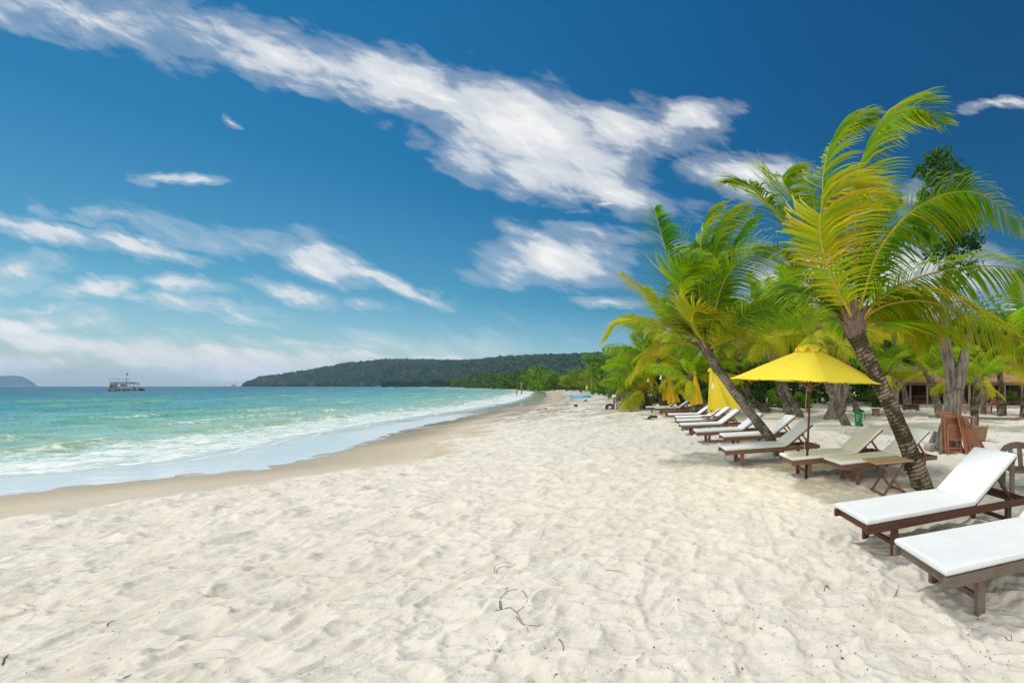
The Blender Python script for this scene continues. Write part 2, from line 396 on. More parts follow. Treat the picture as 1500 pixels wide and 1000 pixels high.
cov = w.ramp(d2, [(0.0, 0), (0.28, 0.22), (0.62, 0.78), (0.98, 1.0)]); cov.node.color_ramp.interpolation = 'EASE'
front = w.ramp(sx.outputs[1], [(0.04, 0), (0.2, 1)])
cov = w.math('MULTIPLY', cov, front)
CL = 0.86/SKY_S
cshade = w.ramp(n2, [(0.3, (CL*.80,CL*.82,CL*.86)), (0.62, (CL,CL*.995,CL*.98))])
fin = w.mix(cov, skyc, cshade)
# unseen bright cloud added behind the camera as soft fill light
fill_veil = w.ramp(w.math('MULTIPLY', sx.outputs[1], -1.0), [(0.0, 0), (0.3, 1)])
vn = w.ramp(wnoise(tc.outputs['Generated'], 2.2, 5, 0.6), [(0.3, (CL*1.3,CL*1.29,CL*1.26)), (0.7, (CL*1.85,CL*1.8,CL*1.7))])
fin = w.mix(fill_veil, fin, vn)
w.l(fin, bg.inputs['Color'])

# ------------------------------------------------------------------ shoreline
SHP = [(0,725),(50,718),(100,712),(167,707),(250,698),(283,690),(300,692),(393,686),(413,678),(450,673),(480,660),(550,643),(577,633),(667,612),(743,598),(793,587),(800,580),(797,573.5),(767,571),(733,570),(667,567.6),(600,566.4)]
SH = [(-60,-30),(-34,-4),(-22,4.2)]+[tuple(G(a, b, ZW))[:2] for a, b in SHP]+[(-1900,1500)]
SHA = np.array(SH)
POLY = np.array(SH+[(-9000,1500),(-9000,-30)])
def shore(x, y):
    """signed distance inland of the waterline (negative at sea)"""
    d = np.full(x.shape, 1e9)
    for (ax, ay), (bx, by) in zip(SHA[:-1], SHA[1:]):
        ex, ey = bx-ax, by-ay; t = np.clip(((x-ax)*ex+(y-ay)*ey)/(ex*ex+ey*ey), 0, 1)
        d = np.minimum(d, np.hypot(x-ax-t*ex, y-ay-t*ey))
    ins = np.zeros(x.shape, bool); n = len(POLY)
    for i in range(n):
        (ax, ay), (bx, by) = POLY[i], POLY[(i+1) % n]
        if ay == by: continue
        c = ((ay > y) != (by > y)) & (x < (bx-ax)*(y-ay)/(by-ay)+ax); ins ^= c
    return np.where(ins, -d, d)

# ------------------------------------------------------------------ sand
def sand_height(x, y, fine=True):
    s = shore(x, y); s = s+0.25*fbm(x*.35, y*.35, 5, 3)*np.clip(np.hypot(x, y)/12, .4, 1)
    prof = np.where(s > 0, np.minimum(0, ZW+0.30*sstep(0, 6.0, s)), ZW+np.maximum(s*0.05, -1.3))
    dist = np.hypot(x, y)
    ths = np.interp(y, [0, 4.5, 8, 14, 30], [5.0, 4.6, 3.0, 2.2, 1.8]); rough = sstep(ths, ths+1.5, s+0.9*fbm(x*.5, y*.5, 31, 3))
    z = prof+0.02*fbm(x*.22, y*.22, 3, 3)*rough
    if fine:
        ca, sa = math.cos(R(20)), math.sin(R(20))
        wx = x+0.13*fbm(x*2.1, y*2.1, 11, 3); wy = y+0.13*fbm(x*2.1, y*2.1, 12, 3)
        xr = wx*ca+wy*sa; yr = -wx*sa+wy*ca
        d1, d2, rn = worley(xr/0.42, yr/0.30, 1); b1_, b2_, bn = worley(xr/0.25+5, yr/0.21+2, 4); e1, e2, rm = worley(xr/0.125+3, yr/0.11+7, 2)
        bowl = np.minimum(d1, 0.75)**2*(1.0+0.95*(rn-.5)*sstep(0, .45, d2-d1)); bowl2 = np.minimum(e1, 0.75)**2*(0.85+0.9*(rm-.5)*sstep(0, .45, e2-e1))
        bsm = np.minimum(b1_, 0.75)**2*(1.0+0.95*(bn-.5)*sstep(0, .45, b2_-b1_)); rip = 1-np.abs(perlin(xr*1.5, yr*4.2, 41)); rip = rip*rip
        left = sstep(-1.2, -4.5, x)
        foot = 0.100*bowl*(.22+.60*left)+0.072*bsm*(1-.45*left)+0.038*bowl2+left*0.034*rip+0.016*fbm(x*2.6, y*2.6, 8, 3)+0.006*fbm(x*13, y*13, 18, 3)
        quiet = 1-0.45*sstep(14, 60, dist)
        z = z+foot*rough*quiet-0.02*rough+(1-rough)*0.003*fbm(x*3, y*3, 77, 3)*(s > 0)
    return z, s, rough
pys = np.concatenate([np.linspace(1700, 1010, 70), np.arange(1009, 640, -0.75), np.arange(640, 580, -0.9), np.geomspace(15, 1.0, 60)+565])
pxs = np.arange(-520, 2000, 2.7)
PXg, PYg = np.meshgrid(pxs, pys)
Yg = F*H/(PYg-PPY); Xg = (PXg-PPX)*Yg/F
shp = Xg.shape; x = Xg.ravel(); y = Yg.ravel()
z, s, rough = sand_height(x, y)
ii = np.arange(x.size).reshape(shp)
q = np.stack([ii[:-1,:-1], ii[:-1,1:], ii[1:,1:], ii[1:,:-1]], -1).reshape(-1, 4)
n0 = x.size
vx = np.c_[x, y, z]
vx = np.r_[vx, [(-9,-40,-.27),(60,-40,-.27),(60,8,-.27),(-9,8,-.27)]]; q = np.r_[q, [[n0, n0+1, n0+2, n0+3]]]
s = np.r_[s, [9]*4]; rough = np.r_[rough, [1]*4]
m = Mat('sand', 0.95, 0.15); co3 = m.coord('Object')
big = m.noise(co3, 0.5, 5, 0.6); med = m.noise(co3, 2.6, 5, 0.6); fin_ = m.noise(co3, 90, 4, 0.7); fl = m.noise(co3, 34, 3, 0.75)
S_ = m.attr('shore'); Rg = m.attr('rough')
dry = m.ramp(med, [(0.3, (0.675,0.63,0.54)), (0.65, (0.745,0.705,0.62))])
dry = m.mix(m.ramp(big, [(0.42, 0), (0.62, 0.4)]), dry, (0.63,0.585,0.50))
damp = m.ramp(m.noise(m.coord('Object', (0.6,0.6,1)), 1.2, 6, 0.65), [(0.3, (0.43,0.34,0.22)), (0.7, (0.54,0.47,0.35))])
wetf = m.ramp(m.math('DIVIDE', S_, 4.2), [(0.0, (0.41,0.335,0.22)), (0.25, (0.49,0.41,0.285)), (0.55, (0.59,0.52,0.405)), (0.9, (0.64,0.59,0.495))])
smooth = m.mix(0.35, wetf, damp)
c = m.mix(Rg, smooth, dry)
edge = m.math('MULTIPLY', m.ramp(Rg, [(0.1, 0), (0.4, 1), (0.75, 0.55), (1.0, 0)]), m.ramp(m.noise(co3, 1.1, 5, 0.7), [(0.42, 0), (0.58, 0.9)]))
c = m.mix(edge, c, (0.50,0.40,0.26))
c = m.mix(m.ramp(m.noise(co3, 55, 3, 0.75), [(0.66, 0), (0.72, 0.5)]), c, (0.27,0.22,0.16))
c = m.mix(m.ramp(fin_, [(0.3, 0.10), (0.5, 0.0)]), c, (0.35,0.30,0.24))
# weed line far along the bay
wl = m.math('MULTIPLY', m.ramp(m.math('DIVIDE', S_, 12.0), [(0.08, 0), (0.22, 1), (0.65, 0.8), (0.9, 0)]), m.ramp(m.noise(m.coord('Object', (1.0,0.35,1)), 0.9, 6, 0.75), [(0.46, 0), (0.53, 0.85)]))
geo = m.n('ShaderNodeSeparateXYZ'); m.l(co3, geo.inputs[0]); farm = m.ramp(m.math('DIVIDE', geo.outputs[1], 60.0), [(0.22, 0), (0.45, 1)])
c = m.mix(m.math('MULTIPLY', wl, farm), c, (0.15,0.125,0.08))
wk = m.math('MULTIPLY', m.ramp(m.math('DIVIDE', S_, 4.0), [(0.0, 1), (0.22, 0.9), (0.5, 0.0)]), m.ramp(m.noise(m.coord('Object', (.35,.12,1)), 1.0, 5, 0.7), [(0.42, 0), (0.52, 0.9)]))
c = m.mix(m.math('MULTIPLY', wk, m.ramp(m.math('DIVIDE', geo.outputs[1], 60.0), [(0.2, 0), (0.3, 1), (0.75, 1), (1.0, 0.3)])), c, (0.17,0.145,0.085))
m.base(c); m.val(m.b.inputs['Roughness'], m.ramp(m.math('DIVIDE', S_, 3.0), [(0.1, 0.32), (0.8, 0.95)]))
gb = m.bump(m.noise(co3, 22, 6, 0.7), 0.6, 0.022); m.bump(fin_, 0.45, 0.004, gb); M['sand'] = m.m
tag(npmesh('beach_ground', vx, q, m.m, {'shore': s, 'rough': rough}), kind='structure')
def gz(x, y):
    return float(sand_height(np.array([x], float), np.array([y], float))[0][0])

# ------------------------------------------------------------------ sea
py2 = np.concatenate([np.geomspace(0.30, 3.0, 60), np.arange(3.1, 40, 0.32), np.arange(40, 185, 0.55)])+PPY
px2 = np.arange(-640, 900, 1.7)
PXg, PYg = np.meshgrid(px2, py2)
Yg = F*(H-ZW)/(PYg-PPY); Xg = (PXg-PPX)*Yg/F; shp = Xg.shape; x = Xg.ravel(); y = Yg.ravel()
s = shore(x, y); s = s+0.25*fbm(x*.35, y*.35, 5, 3)*np.clip(np.hypot(x, y)/12, .4, 1)
D = -s; dist = np.hypot(x, y)
# along-shore coordinate from the nearest direction (x+y suffices for gating noise)
al = (x*0.62-y*0.78)
wob = 1.6*fbm(x*.045, y*.045, 51, 3)+0.35*fbm(x*.25, y*.25, 52, 2)
zz = np.zeros_like(x); foam = np.zeros_like(x); crest = np.zeros_like(x)
def breaker(d0, wd, amp, gsc, gth, seed, fo):
    global zz, foam, crest
    t = (D-d0-wob)/wd; g = sstep(gth, gth+0.25, fbm(x*gsc, y*gsc, seed, 3)+0.15)
    prof = np.where(t < 0, np.exp(-(t*2.2)**2), np.exp(-(t*0.9)**2))
    zz += amp*g*prof; crest = np.maximum(crest, g*np.exp(-((t-0.25)*1.3)**2))
    foam = np.maximum(foam, fo*g*np.where(t < 0, np.exp(-(t*0.75)**2), np.exp(-(t*2.5)**2)))
breaker(4.2, 1.0, 0.05, .07, -0.05, 61, 0.75)
breaker(7.5, 1.2, 0.12, .11, -0.02, 62, 0.72)
breaker(11.5, 1.3, 0.17, .10, 0.08, 63, 0.72)
breaker(17, 1.6, 0.22, .10, 0.14, 64, 0.70)
breaker(25, 2.2, 0.26, .07, 0.2, 65, 0.7)
breaker(36, 3.0, 0.26, .06, 0.3, 66, 0.6)
for k_, sd_ in ((48, 67), (64, 68), (85, 69)): breaker(k_, 3.5, 0.22, .02, 0.30, sd_, 0.0)
foam = np.maximum(foam, 0.76*sstep(15, 5.0, D-wob)*sstep(1.7, 3.0, D))      # broken wash near the edge
foam = np.maximum(foam, 0.85*np.exp(-((D-2.35-0.35*fbm(x*.4, y*.4, 55, 2))/0.10)**2))           # lip of the running wave
deep = sstep(2.0, 9.0, D)
chop = fbm(x*.55+3, y*.55, 71, 4)*0.11+fbm(x*.16, y*.16, 72, 3)*0.15*sstep(8, 40, D)
fade = 1-0.6*sstep(150, 900, dist)
zz = zz*sstep(1.5, 4, D)+chop*deep*fade+0.002*fbm(x*2, y*2, 73, 2)
ii = np.arange(x.size).reshape(shp)
q = np.stack([ii[:-1,:-1], ii[1:,:-1], ii[1:,1:], ii[:-1,1:]], -1).reshape(-1, 4)
keep = (s[q] < 0.8).any(1) & (y[q] < 4200).all(1); q = q[keep]
us = np.unique(q); re = np.full(x.size, -1); re[us] = np.arange(us.size); q = re[q]
m = Mat('sea_water', 0.16, 0.5); co3 = m.coord('Object')
D_ = m.attr('depth'); lg = m.math('DIVIDE', m.math('LOGARITHM', m.math('ADD', D_, 1.0), 10.0), 3.0)   # 0..1 over 0..1000 m off shore
pw = m.noise(co3, 0.045, 5, 0.6); lg2 = m.math('ADD', lg, m.math('MULTIPLY_ADD', pw, 0.16)); lg2.node.inputs[1].links[0].from_node.inputs[2].default_value = -0.08
wcol = m.ramp(lg2, [(0.02, (0.80,0.81,0.80)), (0.155, (0.72,0.75,0.73)), (0.24, (0.54,0.64,0.50)), (0.34, (0.33,0.55,0.42)), (0.43, (0.15,0.39,0.31)), (0.54, (0.04,0.245,0.275)), (0.68, (0.012,0.115,0.17)), (0.9, (0.006,0.075,0.13))])  # palest film stops whitened to stand in for mirrored bright cloud
hgt = m.ramp(m.attr('swell'), [(0.15, 0.62), (0.5, 1.0), (0.85, 1.28)]); hg2 = m.mix(m.ramp(lg, [(0.15, 0), (0.3, 1)]), (1,1,1), hgt); wcol = m.mix(1.0, wcol, hg2, 'MULTIPLY')  # troughs painted darker, crests lighter, to imitate light on the waves
gr = m.mix(m.math('MULTIPLY', m.attr('crest'), 0.95), wcol, (0.16,0.40,0.17))
yel = m.math('MULTIPLY', m.attr('crest'), m.ramp(m.math('DIVIDE', D_, 20.0), [(0.3, 0.6), (0.8, 0.0)])); gr = m.mix(yel, gr, (0.50,0.50,0.24))
ns = m.noise(m.coord('Object', (1,1,1)), 2.6, 6, 0.7, 0.8); ns2 = m.noise(co3, 9.0, 5, 0.7)
ft = m.math('ADD', m.math('MULTIPLY', ns, 0.65), m.math('MULTIPLY', ns2, 0.35))
fm = m.math('ADD', m.attr('foam'), m.math('MULTIPLY_ADD', ft, 1.5)); fm.node.inputs[1].links[0].from_node.inputs[2].default_value = -0.98
ff = m.ramp(fm, [(0.42, 0), (0.62, 0.92)]); ff = m.math('MULTIPLY', ff, m.ramp(m.attr('foam'), [(0.05, 0), (0.2, 1)]))
m.base(m.mix(ff, gr, (0.86,0.88,0.88)))
m.val(m.b.inputs['Roughness'], m.math('ADD', m.math('MULTIPLY', ff, 0.6), m.ramp(lg, [(0.1, 0.04), (0.3, 0.14), (0.6, 0.28)])))
m.b.inputs['IOR'].default_value = 1.33
m.val(m.b.inputs['Specular IOR Level'], m.ramp(lg, [(0.12, 0.5), (0.35, 0.42), (0.6, 0.25)]))
b1 = m.noise(m.coord('Object', (1,1.0,1)), 1.1, 5, 0.6); b2 = m.noise(co3, 0.22, 4, 0.6)
st = m.ramp(lg, [(0.12, 0.0), (0.25, 0.5), (0.5, 0.9)])
nb = m.bump(b1, st, 0.16); m.bump(b2, st, 0.9, nb); M['sea_water'] = m.m
tag(npmesh('sea_water', np.c_[x, y, zz+ZW][us], q, m.m, {'swell': np.clip(.5+chop*2.3, 0, 1)[us], 'depth': np.maximum(D[us], 0), 'foam': foam[us], 'crest': (crest*sstep(3, 6, D))[us]}), kind='structure')

# ------------------------------------------------------------------ hills
def hillmat(name, lo, hi, sc):
    m = Mat(name, 0.95, 0.05); n = m.noise(m.coord(), sc, 6, 0.7); m.base(m.ramp(n, [(0.35, lo), (0.65, hi)])); M[name] = m.m; return m.m
hillmat('hill_forest', (0.012,0.022,0.014), (0.045,0.075,0.035), 0.06)
hillmat('islet_forest', (0.012,0.022,0.016), (0.04,0.06,0.04), 0.02)
def ridge(name, prof, Y0, Y1, back, mat, base=-1.0, n=160, rows=14):
    """a wooded ridge: crest through directions 'prof' at distance Y0..Y1, slopes down to the shore in front and behind"""
    p0, p1 = prof[0][0], prof[-1][0]; vs = []; fs = []
    for i in range(n):
        px = p0+(p1-p0)*i/(n-1); Y = Y0+(Y1-Y0)*i/(n-1); cpt = P(px, lerpl([a for a, _ in prof], [b for _, b in prof], px), Y)
        d = V((cpt.x, cpt.y, 0)).normalized()
        for j in range(-rows, rows+1):
            t = j/rows; h = max(0.0, 1-abs(t)**1.6); nz = mnoise.fractal(V((cpt.x+d.x*t*back, cpt.y+d.y*t*back, 0))*0.012, 1, 2, 4)
            vs.append((cpt.x+d.x*t*back, cpt.y+d.y*t*back, base+(cpt.z-base)*h*(1+0.05*nz*(1-h))))
    w_ = 2*rows+1
    for i in range(n-1):
        for j in range(w_-1): fs.append((i*w_+j, (i+1)*w_+j, (i+1)*w_+j+1, i*w_+j+1))
    o = npmesh(name, vs, fs, mat); tag(o, kind='structure'); return np.array(vs).reshape(n, w_, 3)
HP = [(360,564),(370,562),(385,556),(400,554.5),(440,549.5),(480,542),(500,537),(530,534),(560,533),(600,533),(660,532),(700,530),(740,525),(800,522.5),(860,520),(900,518),(1010,516),(1150,520)]
hill = ridge('wooded_headland', HP, 1250, 640, 190, M['hill_forest'])
hill2 = ridge('far_ridge', [(490,550),(530,537),(560,532),(600,531.5),(640,532),(690,534),(720,545)], 1650, 1350, 240, M['hill_forest'])
isl = ridge('distant_islet', [(-260,560),(-150,548),(-60,550),(0,550.5),(20,550),(32,551),(42,556),(50,561),(55,565)], 3000, 3000, 300, M['islet_forest'], n=60, rows=8)

# haze: one closed box of even thin air
hz = Geo(); hz.box((-3000, 2080, 66), (17600, 4360, 140), b=0.0)
hm = bpy.data.materials.new('haze_air'); hm.use_nodes = True; hn = hm.node_tree; hn.nodes.clear()
ho = hn.nodes.new('ShaderNodeOutputMaterial'); pv = hn.nodes.new('ShaderNodeVolumePrincipled')
pv.inputs['Density'].default_value = 0.00013; pv.inputs['Color'].default_value = (0.42,0.70,1.0,1); pv.inputs['Anisotropy'].default_value = 0.0
hn.links.new(pv.outputs[0], ho.inputs['Volume'])
hzo = hz.build('haze', hm); tag(hzo, kind='stuff')
# ------------------------------------------------------------------ palms
GREEN = (0.06,0.24,0.008); LIME = (0.20,0.39,0.006); YEL = (0.47,0.41,0.010); ORG = (0.44,0.27,0.03); DKG = (0.02,0.09,0.02)
def mixc(a, b, t): return tuple(x*(1-t)+y*t for x, y in zip(a, b))
def frond_geo(pts, nl, Lmax, roll, wind, grav, cols, rnd, wid=0.036, segs=4, strip=False, base_r=0.024):
    """one palm leaf: a rib and two ranks of narrow leaflets, bent by weight and wind"""
    g = Geo(); cv = spline(pts, 28); n = len(cv)
    L = sum((cv[i+1]-cv[i]).length for i in range(n-1))
    g.col = mixc((0.46,0.38,0.03), (0.38,0.22,0.05), rnd.random()*0.6)
    rad = [lerpl([0, .08, .25, 1], [base_r*1.9, base_r*1.15, base_r*.72, .004], i/(n-1)) for i in range(n)]
    g.tube(cv, rad, 6, mi=1)
    Sprev = None
    for k in range(nl):
        t = 0.17+0.83*(k+0.5)/nl; f = t*(n-1); i = min(int(f), n-2); p = cv[i].lerp(cv[i+1], f-i)
        T = (cv[min(i+2, n-1)]-cv[max(i-1, 0)]).normalized()
        S = T.cross(V((0,0,1)))
        if S.length < 0.15: S = Sprev.copy() if Sprev else T.cross(V((0.3,1,0)))
        S.normalize()
        if Sprev and S.dot(Sprev) < 0: S = -S
        Sprev = S.copy(); N = S.cross(T).normalized()
        S = S*math.cos(roll)+N*math.sin(roll); N2 = S.cross(T)
        prof = min(1.0, 0.55+(t-.17)/.16*.45)*(1-0.72*max(0, (t-.5)/.5)**1.7)
        fwd = 0.38+0.8*t**2
        for sg in (-1, 1):
            if rnd.random() < 0.03: continue
            Lf = Lmax*prof*rnd.uniform(.85, 1.08)
            if (S*sg).z > .15: Lf *= 1-.45*min(1, (S*sg).z*1.6)
            d = (S*sg*0.9+T*fwd+N2*rnd.uniform(-.12, .16)+V((rnd.uniform(-.07,.07), rnd.uniform(-.07,.07), rnd.uniform(-.07,.07)))).normalized()
            c0 = mixc(cols[0], cols[1], min(1, max(0, rnd.gauss(.5, .30)))); 
            if rnd.random() < 0.12: c0 = mixc(c0, cols[2], .7)
            c1 = mixc(c0, cols[2], 0.18+0.5*rnd.random()**2)
            q = p.copy(); vs = []; ws = wid*rnd.uniform(.8, 1.15); gg = grav*rnd.uniform(.75, 1.3)
            cc = []
            for j in range(segs+1):
                u = j/segs
                wv = T-d*T.dot(d)
                if wv.length < 1e-3: wv = N2.copy()
                wv = (wv.normalized()*0.8+N2*0.6*sg).normalized()
                hw = ws*0.5*(0.55 if j == 0 else (1-u**2.2)*1.0+0.02)
                vs += [q-wv*hw, q+wv*hw]; cc += [mixc(c0, c1, u)]*2
                st = Lf/segs; q = q+d*st
                d = (d+(V((0,0,-1))*gg+wind*rnd.uniform(.8, 1.2))*(1.0/segs)*(0.55+0.8*u)).normalized()
            b = len(g.v); g.v += [tuple(x) for x in vs]; g.c += cc
            for j in range(segs): g.f.append((b+2*j, b+2*j+1, b+2*j+3, b+2*j+2)); g.m.append(0)
    return g
LEAFM = lambda: [M['palm_leaf'], M['palm_rib']]
def trunk_mesh(name, pts, radii, mat, parent, org, n=18, step=0.02, seed=0, rings=True):
    cv0 = spline(pts, 60); L = sum((cv0[i+1]-cv0[i]).length for i in range(59)); m_ = max(12, int(L/step))
    cv = spline(pts, m_); vs = []; fs = []; al = []
    T0 = (cv[1]-cv[0]).normalized(); N = (V((1,0,0))-T0*T0.x).normalized(); run = 0
    for i, p in enumerate(cv):
        T = (cv[min(i+1, m_-1)]-cv[max(i-1, 0)]).normalized(); N = (N-T*N.dot(T)).normalized(); B = T.cross(N)
        r = lerpl(np.linspace(0, 1, len(radii)), radii, i/(m_-1))
        if i: run += (p-cv[i-1]).length
        for k in range(n):
            a = 2*math.pi*k/n
            w_ = 1+0.07*mnoise.noise(V((math.cos(a)*1.5, math.sin(a)*1.5, run*2.2+seed)))
            if rings:
                ph = (run+0.02*mnoise.noise(V((math.cos(a)*2, math.sin(a)*2, run*3+seed))))/0.062
                w_ += 0.045*(1-(ph % 1.0))**2
            w_ += 0.03*mnoise.noise(V((math.cos(a)*5, math.sin(a)*5, run*14+seed)))
            q = p+N*(math.cos(a)*r*w_)+B*(math.sin(a)*r*w_); vs.append(q-V(org)); al.append(run)
    for i in range(m_-1):
        for k in range(n): fs.append((i*n+k, i*n+(k+1) % n, (i+1)*n+(k+1) % n, (i+1)*n+k))
    o = npmesh(name, vs, fs, mat, {'along': al}); o.parent = parent; return o, cv
def sheath(parent, org, c, axis, r, h, rnd, rich=True):
    """fibrous leaf bases round the top of the trunk"""
    g = Geo(); ax = V(axis).normalized(); a0 = V((1,0,0)); a0 = (a0-ax*ax.dot(a0)).normalized(); b0 = ax.cross(a0); c = V(c)-V(org)
    for k in range(11 if rich else 7):
        an = k*2.4+rnd.uniform(-.3,.3); d = a0*math.cos(an)+b0*math.sin(an); hh = h*rnd.uniform(.6, 1.15); tw = rnd.uniform(.5, 1.4)
        pts = [c-ax*0.07+d*r*0.75, c+ax*hh*.45+d*r*1.05, c+ax*hh+d*r*(1.2+.7*tw)]
        cv = spline(pts, 6); t_ = d.cross(ax); vs = []
        for i, p in enumerate(cv):
            w_ = r*lerpl([0,.4,1], [.75,.6,.1], i/5)*rnd.uniform(.85,1.15); vs += [p-t_*w_-d*0.012, p+d*0.02, p+t_*w_-d*0.012]
        g.add(vs, [f for i in range(5) for f in ((3*i,3*i+1,3*i+4,3*i+3),(3*i+1,3*i+2,3*i+5,3*i+4))])
    g.blob(c+ax*h*.1, (r*1.08, r*1.08, h*.5), 0.25, 2.2, 3, seed=rnd.random()*9)
    return g.build('leaf_sheath', M['husk'], parent, True)
def _husk():
    m = Mat('husk', 0.95, 0.1); v = m.coord('Object', (16,16,3)); n = m.noise(v, 2, 6, .7)
    m.base(m.ramp(n, [(0.3, (0.06,0.045,0.04)), (0.5, (0.17,0.12,0.10)), (0.75, (0.30,0.22,0.19))])); m.bump(n, 0.8, 0.02); M['husk'] = m.m
_husk()
WIND = V((1.0, 0.12, -0.05))
SCH = {'lime': (GREEN, LIME, YEL), 'yellow': (LIME, YEL, ORG), 'green': (DKG, GREEN, LIME), 'dry': (YEL, ORG, (0.26,0.14,0.05)), 'mid': (mixc(DKG, GREEN, .6), LIME, YEL)}

def palm_traced(name, label, base, trunk_px, radii, Y, fronds, extra, seed, mat, crown_px, Lmax, wid, nl, group, sh=(0.2,0.5), base_r=0.024):
    rnd = random.Random(seed)
    bp = G(*base); root = thing(name, label, 'palm tree', bp, 0, group)
    tp = [bp+V((0.02,0,-.12))]+[P(a, b, Y+dy) for a, b, dy in trunk_px]
    o, cv = trunk_mesh('trunk', tp, radii, mat, root, bp, seed=seed)
    c = P(crown_px[0], crown_px[1], Y+trunk_px[-1][2]); ax = (cv[-1]-cv[-4]).normalized()
    sheath(root, bp, cv[-1], ax, sh[0], sh[1], rnd)
    for (pp, dys, roll, scheme, gr, wi, *lm) in fronds:
        pts = [cv[-1]+ax*0.02]+[P(a, b, Y+dy) for (a, b), dy in zip(pp, dys)]
        g = frond_geo(pts, nl, Lmax*(lm[0] if lm else 1), R(roll), WIND*wi, gr, SCH[scheme], rnd, wid, base_r=base_r)
        g.build('frond', LEAFM(), root, colors=True, org=bp)
    for (az, el, L, scheme) in extra:
        pts = arc_pts(cv[-1]+ax*0.05, az, el, L, 0.9, 0.55)
        frond_geo(pts, int(nl*.8), Lmax*.9, R(rnd.uniform(-25,25)), WIND*.7, 0.7, SCH[scheme], rnd, wid, base_r=base_r).build('frond', LEAFM(), root, colors=True, org=bp)
    return root
def arc_pts(c, az, el, L, droop, wind, n=7):
    d = V((math.cos(R(az))*math.cos(R(el)), math.sin(R(az))*math.cos(R(el)), math.sin(R(el)))); p = V(c); out = [p.copy()]
    for i in range(n-1):
        p = p+d*(L/(n-1)); out.append(p.copy()); u = (i+1)/(n-1)
        d = (d+V((0,0,-1))*droop*u*.42+WIND*wind*u*.36).normalized()
    return out
def ry(n, tip): return [tip*(i+1)/n for i in range(n)]

ROWG = 'leaning coconut palms along the row of sunbeds'
F1 = [([(1232,450),(1167,350),(1124,297),(1097,270),(1073,266)], ry(5,.35), 25, 'mid', 1.3, .35),
 ([(1225,440),(1190,360),(1165,300),(1146,262),(1158,254)], ry(5,1.0), 12, 'lime', .6, 1.5),
 ([(1238,420),(1215,330),(1205,270),(1220,205),(1250,178),(1283,170)], ry(6,.9), 8, 'mid', .55, 2.0, .78),
 ([(1254,420),(1253,330),(1260,245),(1284,196),(1318,166),(1352,160),(1384,182)], ry(7,.5), 8, 'lime', .7, 2.2, .85),
 ([(1243,455),(1220,410),(1203,355),(1203,310),(1222,284),(1258,280),(1302,300)], [-.25,-.5,-.75,-.8,-.8,-.7,-.5], -8, 'yellow', .8, 2.6),
 ([(1262,445),(1284,374),(1318,326),(1350,300),(1390,283),(1438,285),(1497,328)], ry(7,-.5), 34, 'lime', 1.5, .35),
 ([(1268,460),(1292,436),(1318,420),(1350,405),(1395,394),(1447,389),(1505,397),(1545,415)], ry(8,-.7), 28, 'lime', 1.7, .3),
 ([(1270,462),(1300,446),(1345,440),(1385,448),(1425,464),(1470,490),(1500,520)], ry(7,-.25), 25, 'yellow', 1.8, .25),
 ([(1230,452),(1200,430),(1165,395),(1140,368),(1115,362)], ry(5,.5), 25, 'mid', 1.1, .5),
 ([(1262,440),(1275,390),(1300,350),(1340,330),(1372,340)], ry(5,1.6), 30, 'green', .9, .5),
 ([(1268,455),(1295,440),(1325,446),(1350,470),(1365,505)], ry(5,.8), 20, 'yellow', 1.2, .3),
 ([(1255,430),(1258,380),(1270,330),(1290,300),(1320,290)], ry(5,1.9), 35, 'green', .6, .9)]
palm_traced('coconut_palm', 'large wind-blown palm with mossy leaning trunk beside the open yellow umbrella', (1354,714),
  [(1330,655,0),(1300,585,0),(1268,520,0),(1256,495,0),(1253,485,0)], [.175,.145,.128,.128,.135,.15,.15], F*H/(714-PPY), F1,
  [(60,35,2.4,'green'),(100,25,2.6,'mid'),(140,40,2.3,'green'),(30,15,2.4,'mid')], 3, M['palm_bark'], (1253,478), 1.08, .041, 112, ROWG, (.17,.42), .028)
F2 = [([(1020,498),(997,472),(966,449),(937,424),(911,401)], ry(5,.3), 15, 'yellow', .9, .3),
 ([(1013,491),(981,475),(940,468),(908,470),(886,494)], ry(5,-.3), 20, 'yellow', 1.1, .1),
 ([(1020,488),(1001,446),(981,385),(969,344),(959,305)], ry(5,.6), 25, 'green', 1.0, .6),
 ([(1022,485),(1001,440),(998,405),(1011,384),(1036,376)], ry(5,-.5), 14, 'lime', .7, 1.8),
 ([(1030,500),(1016,475),(1018,456),(1039,460),(1065,476),(1088,493)], [-.3,-.6,-.8,-.9,-.9,-.8], 35, 'yellow', .6, .9),
 ([(1029,485),(1024,420),(1026,366),(1034,325),(1054,302)], ry(5,.5), 10, 'mid', .6, 2.0),
 ([(1037,475),(1043,400),(1052,350),(1068,322),(1092,302)], ry(5,.3), 12, 'mid', .7, 2.0),
 ([(1042,480),(1058,418),(1084,382),(1110,364),(1138,372)], ry(5,-.3), 25, 'lime', 1.2, .8),
 ([(1042,475),(1060,400),(1085,345),(1105,320)], ry(4,.8), 12, 'green', .7, 1.6),
 ([(1045,497),(1071,465),(1103,443),(1140,436),(1165,444)], ry(5,.9), 32, 'green', 1.1, .3),
 ([(1049,504),(1075,476),(1109,454),(1150,450),(1190,470)], ry(5,-.4), 35, 'lime', 1.2, .3),
 ([(1052,504),(1085,494),(1120,500),(1150,520)], ry(4,-.8), 25, 'yellow', 1.2, .3),
 ([(1015,505),(985,500),(960,510),(944,532)], ry(4,.5), 20, 'yellow', 1.2, .2),
 ([(1024,480),(1008,420),(1008,375),(1020,350)], ry(4,1.2), 12, 'green', .6, 1.7),
 ([(1032,470),(1033,400),(1045,340),(1075,310)], ry(4,1.5), 12, 'green', .6, 1.8)]
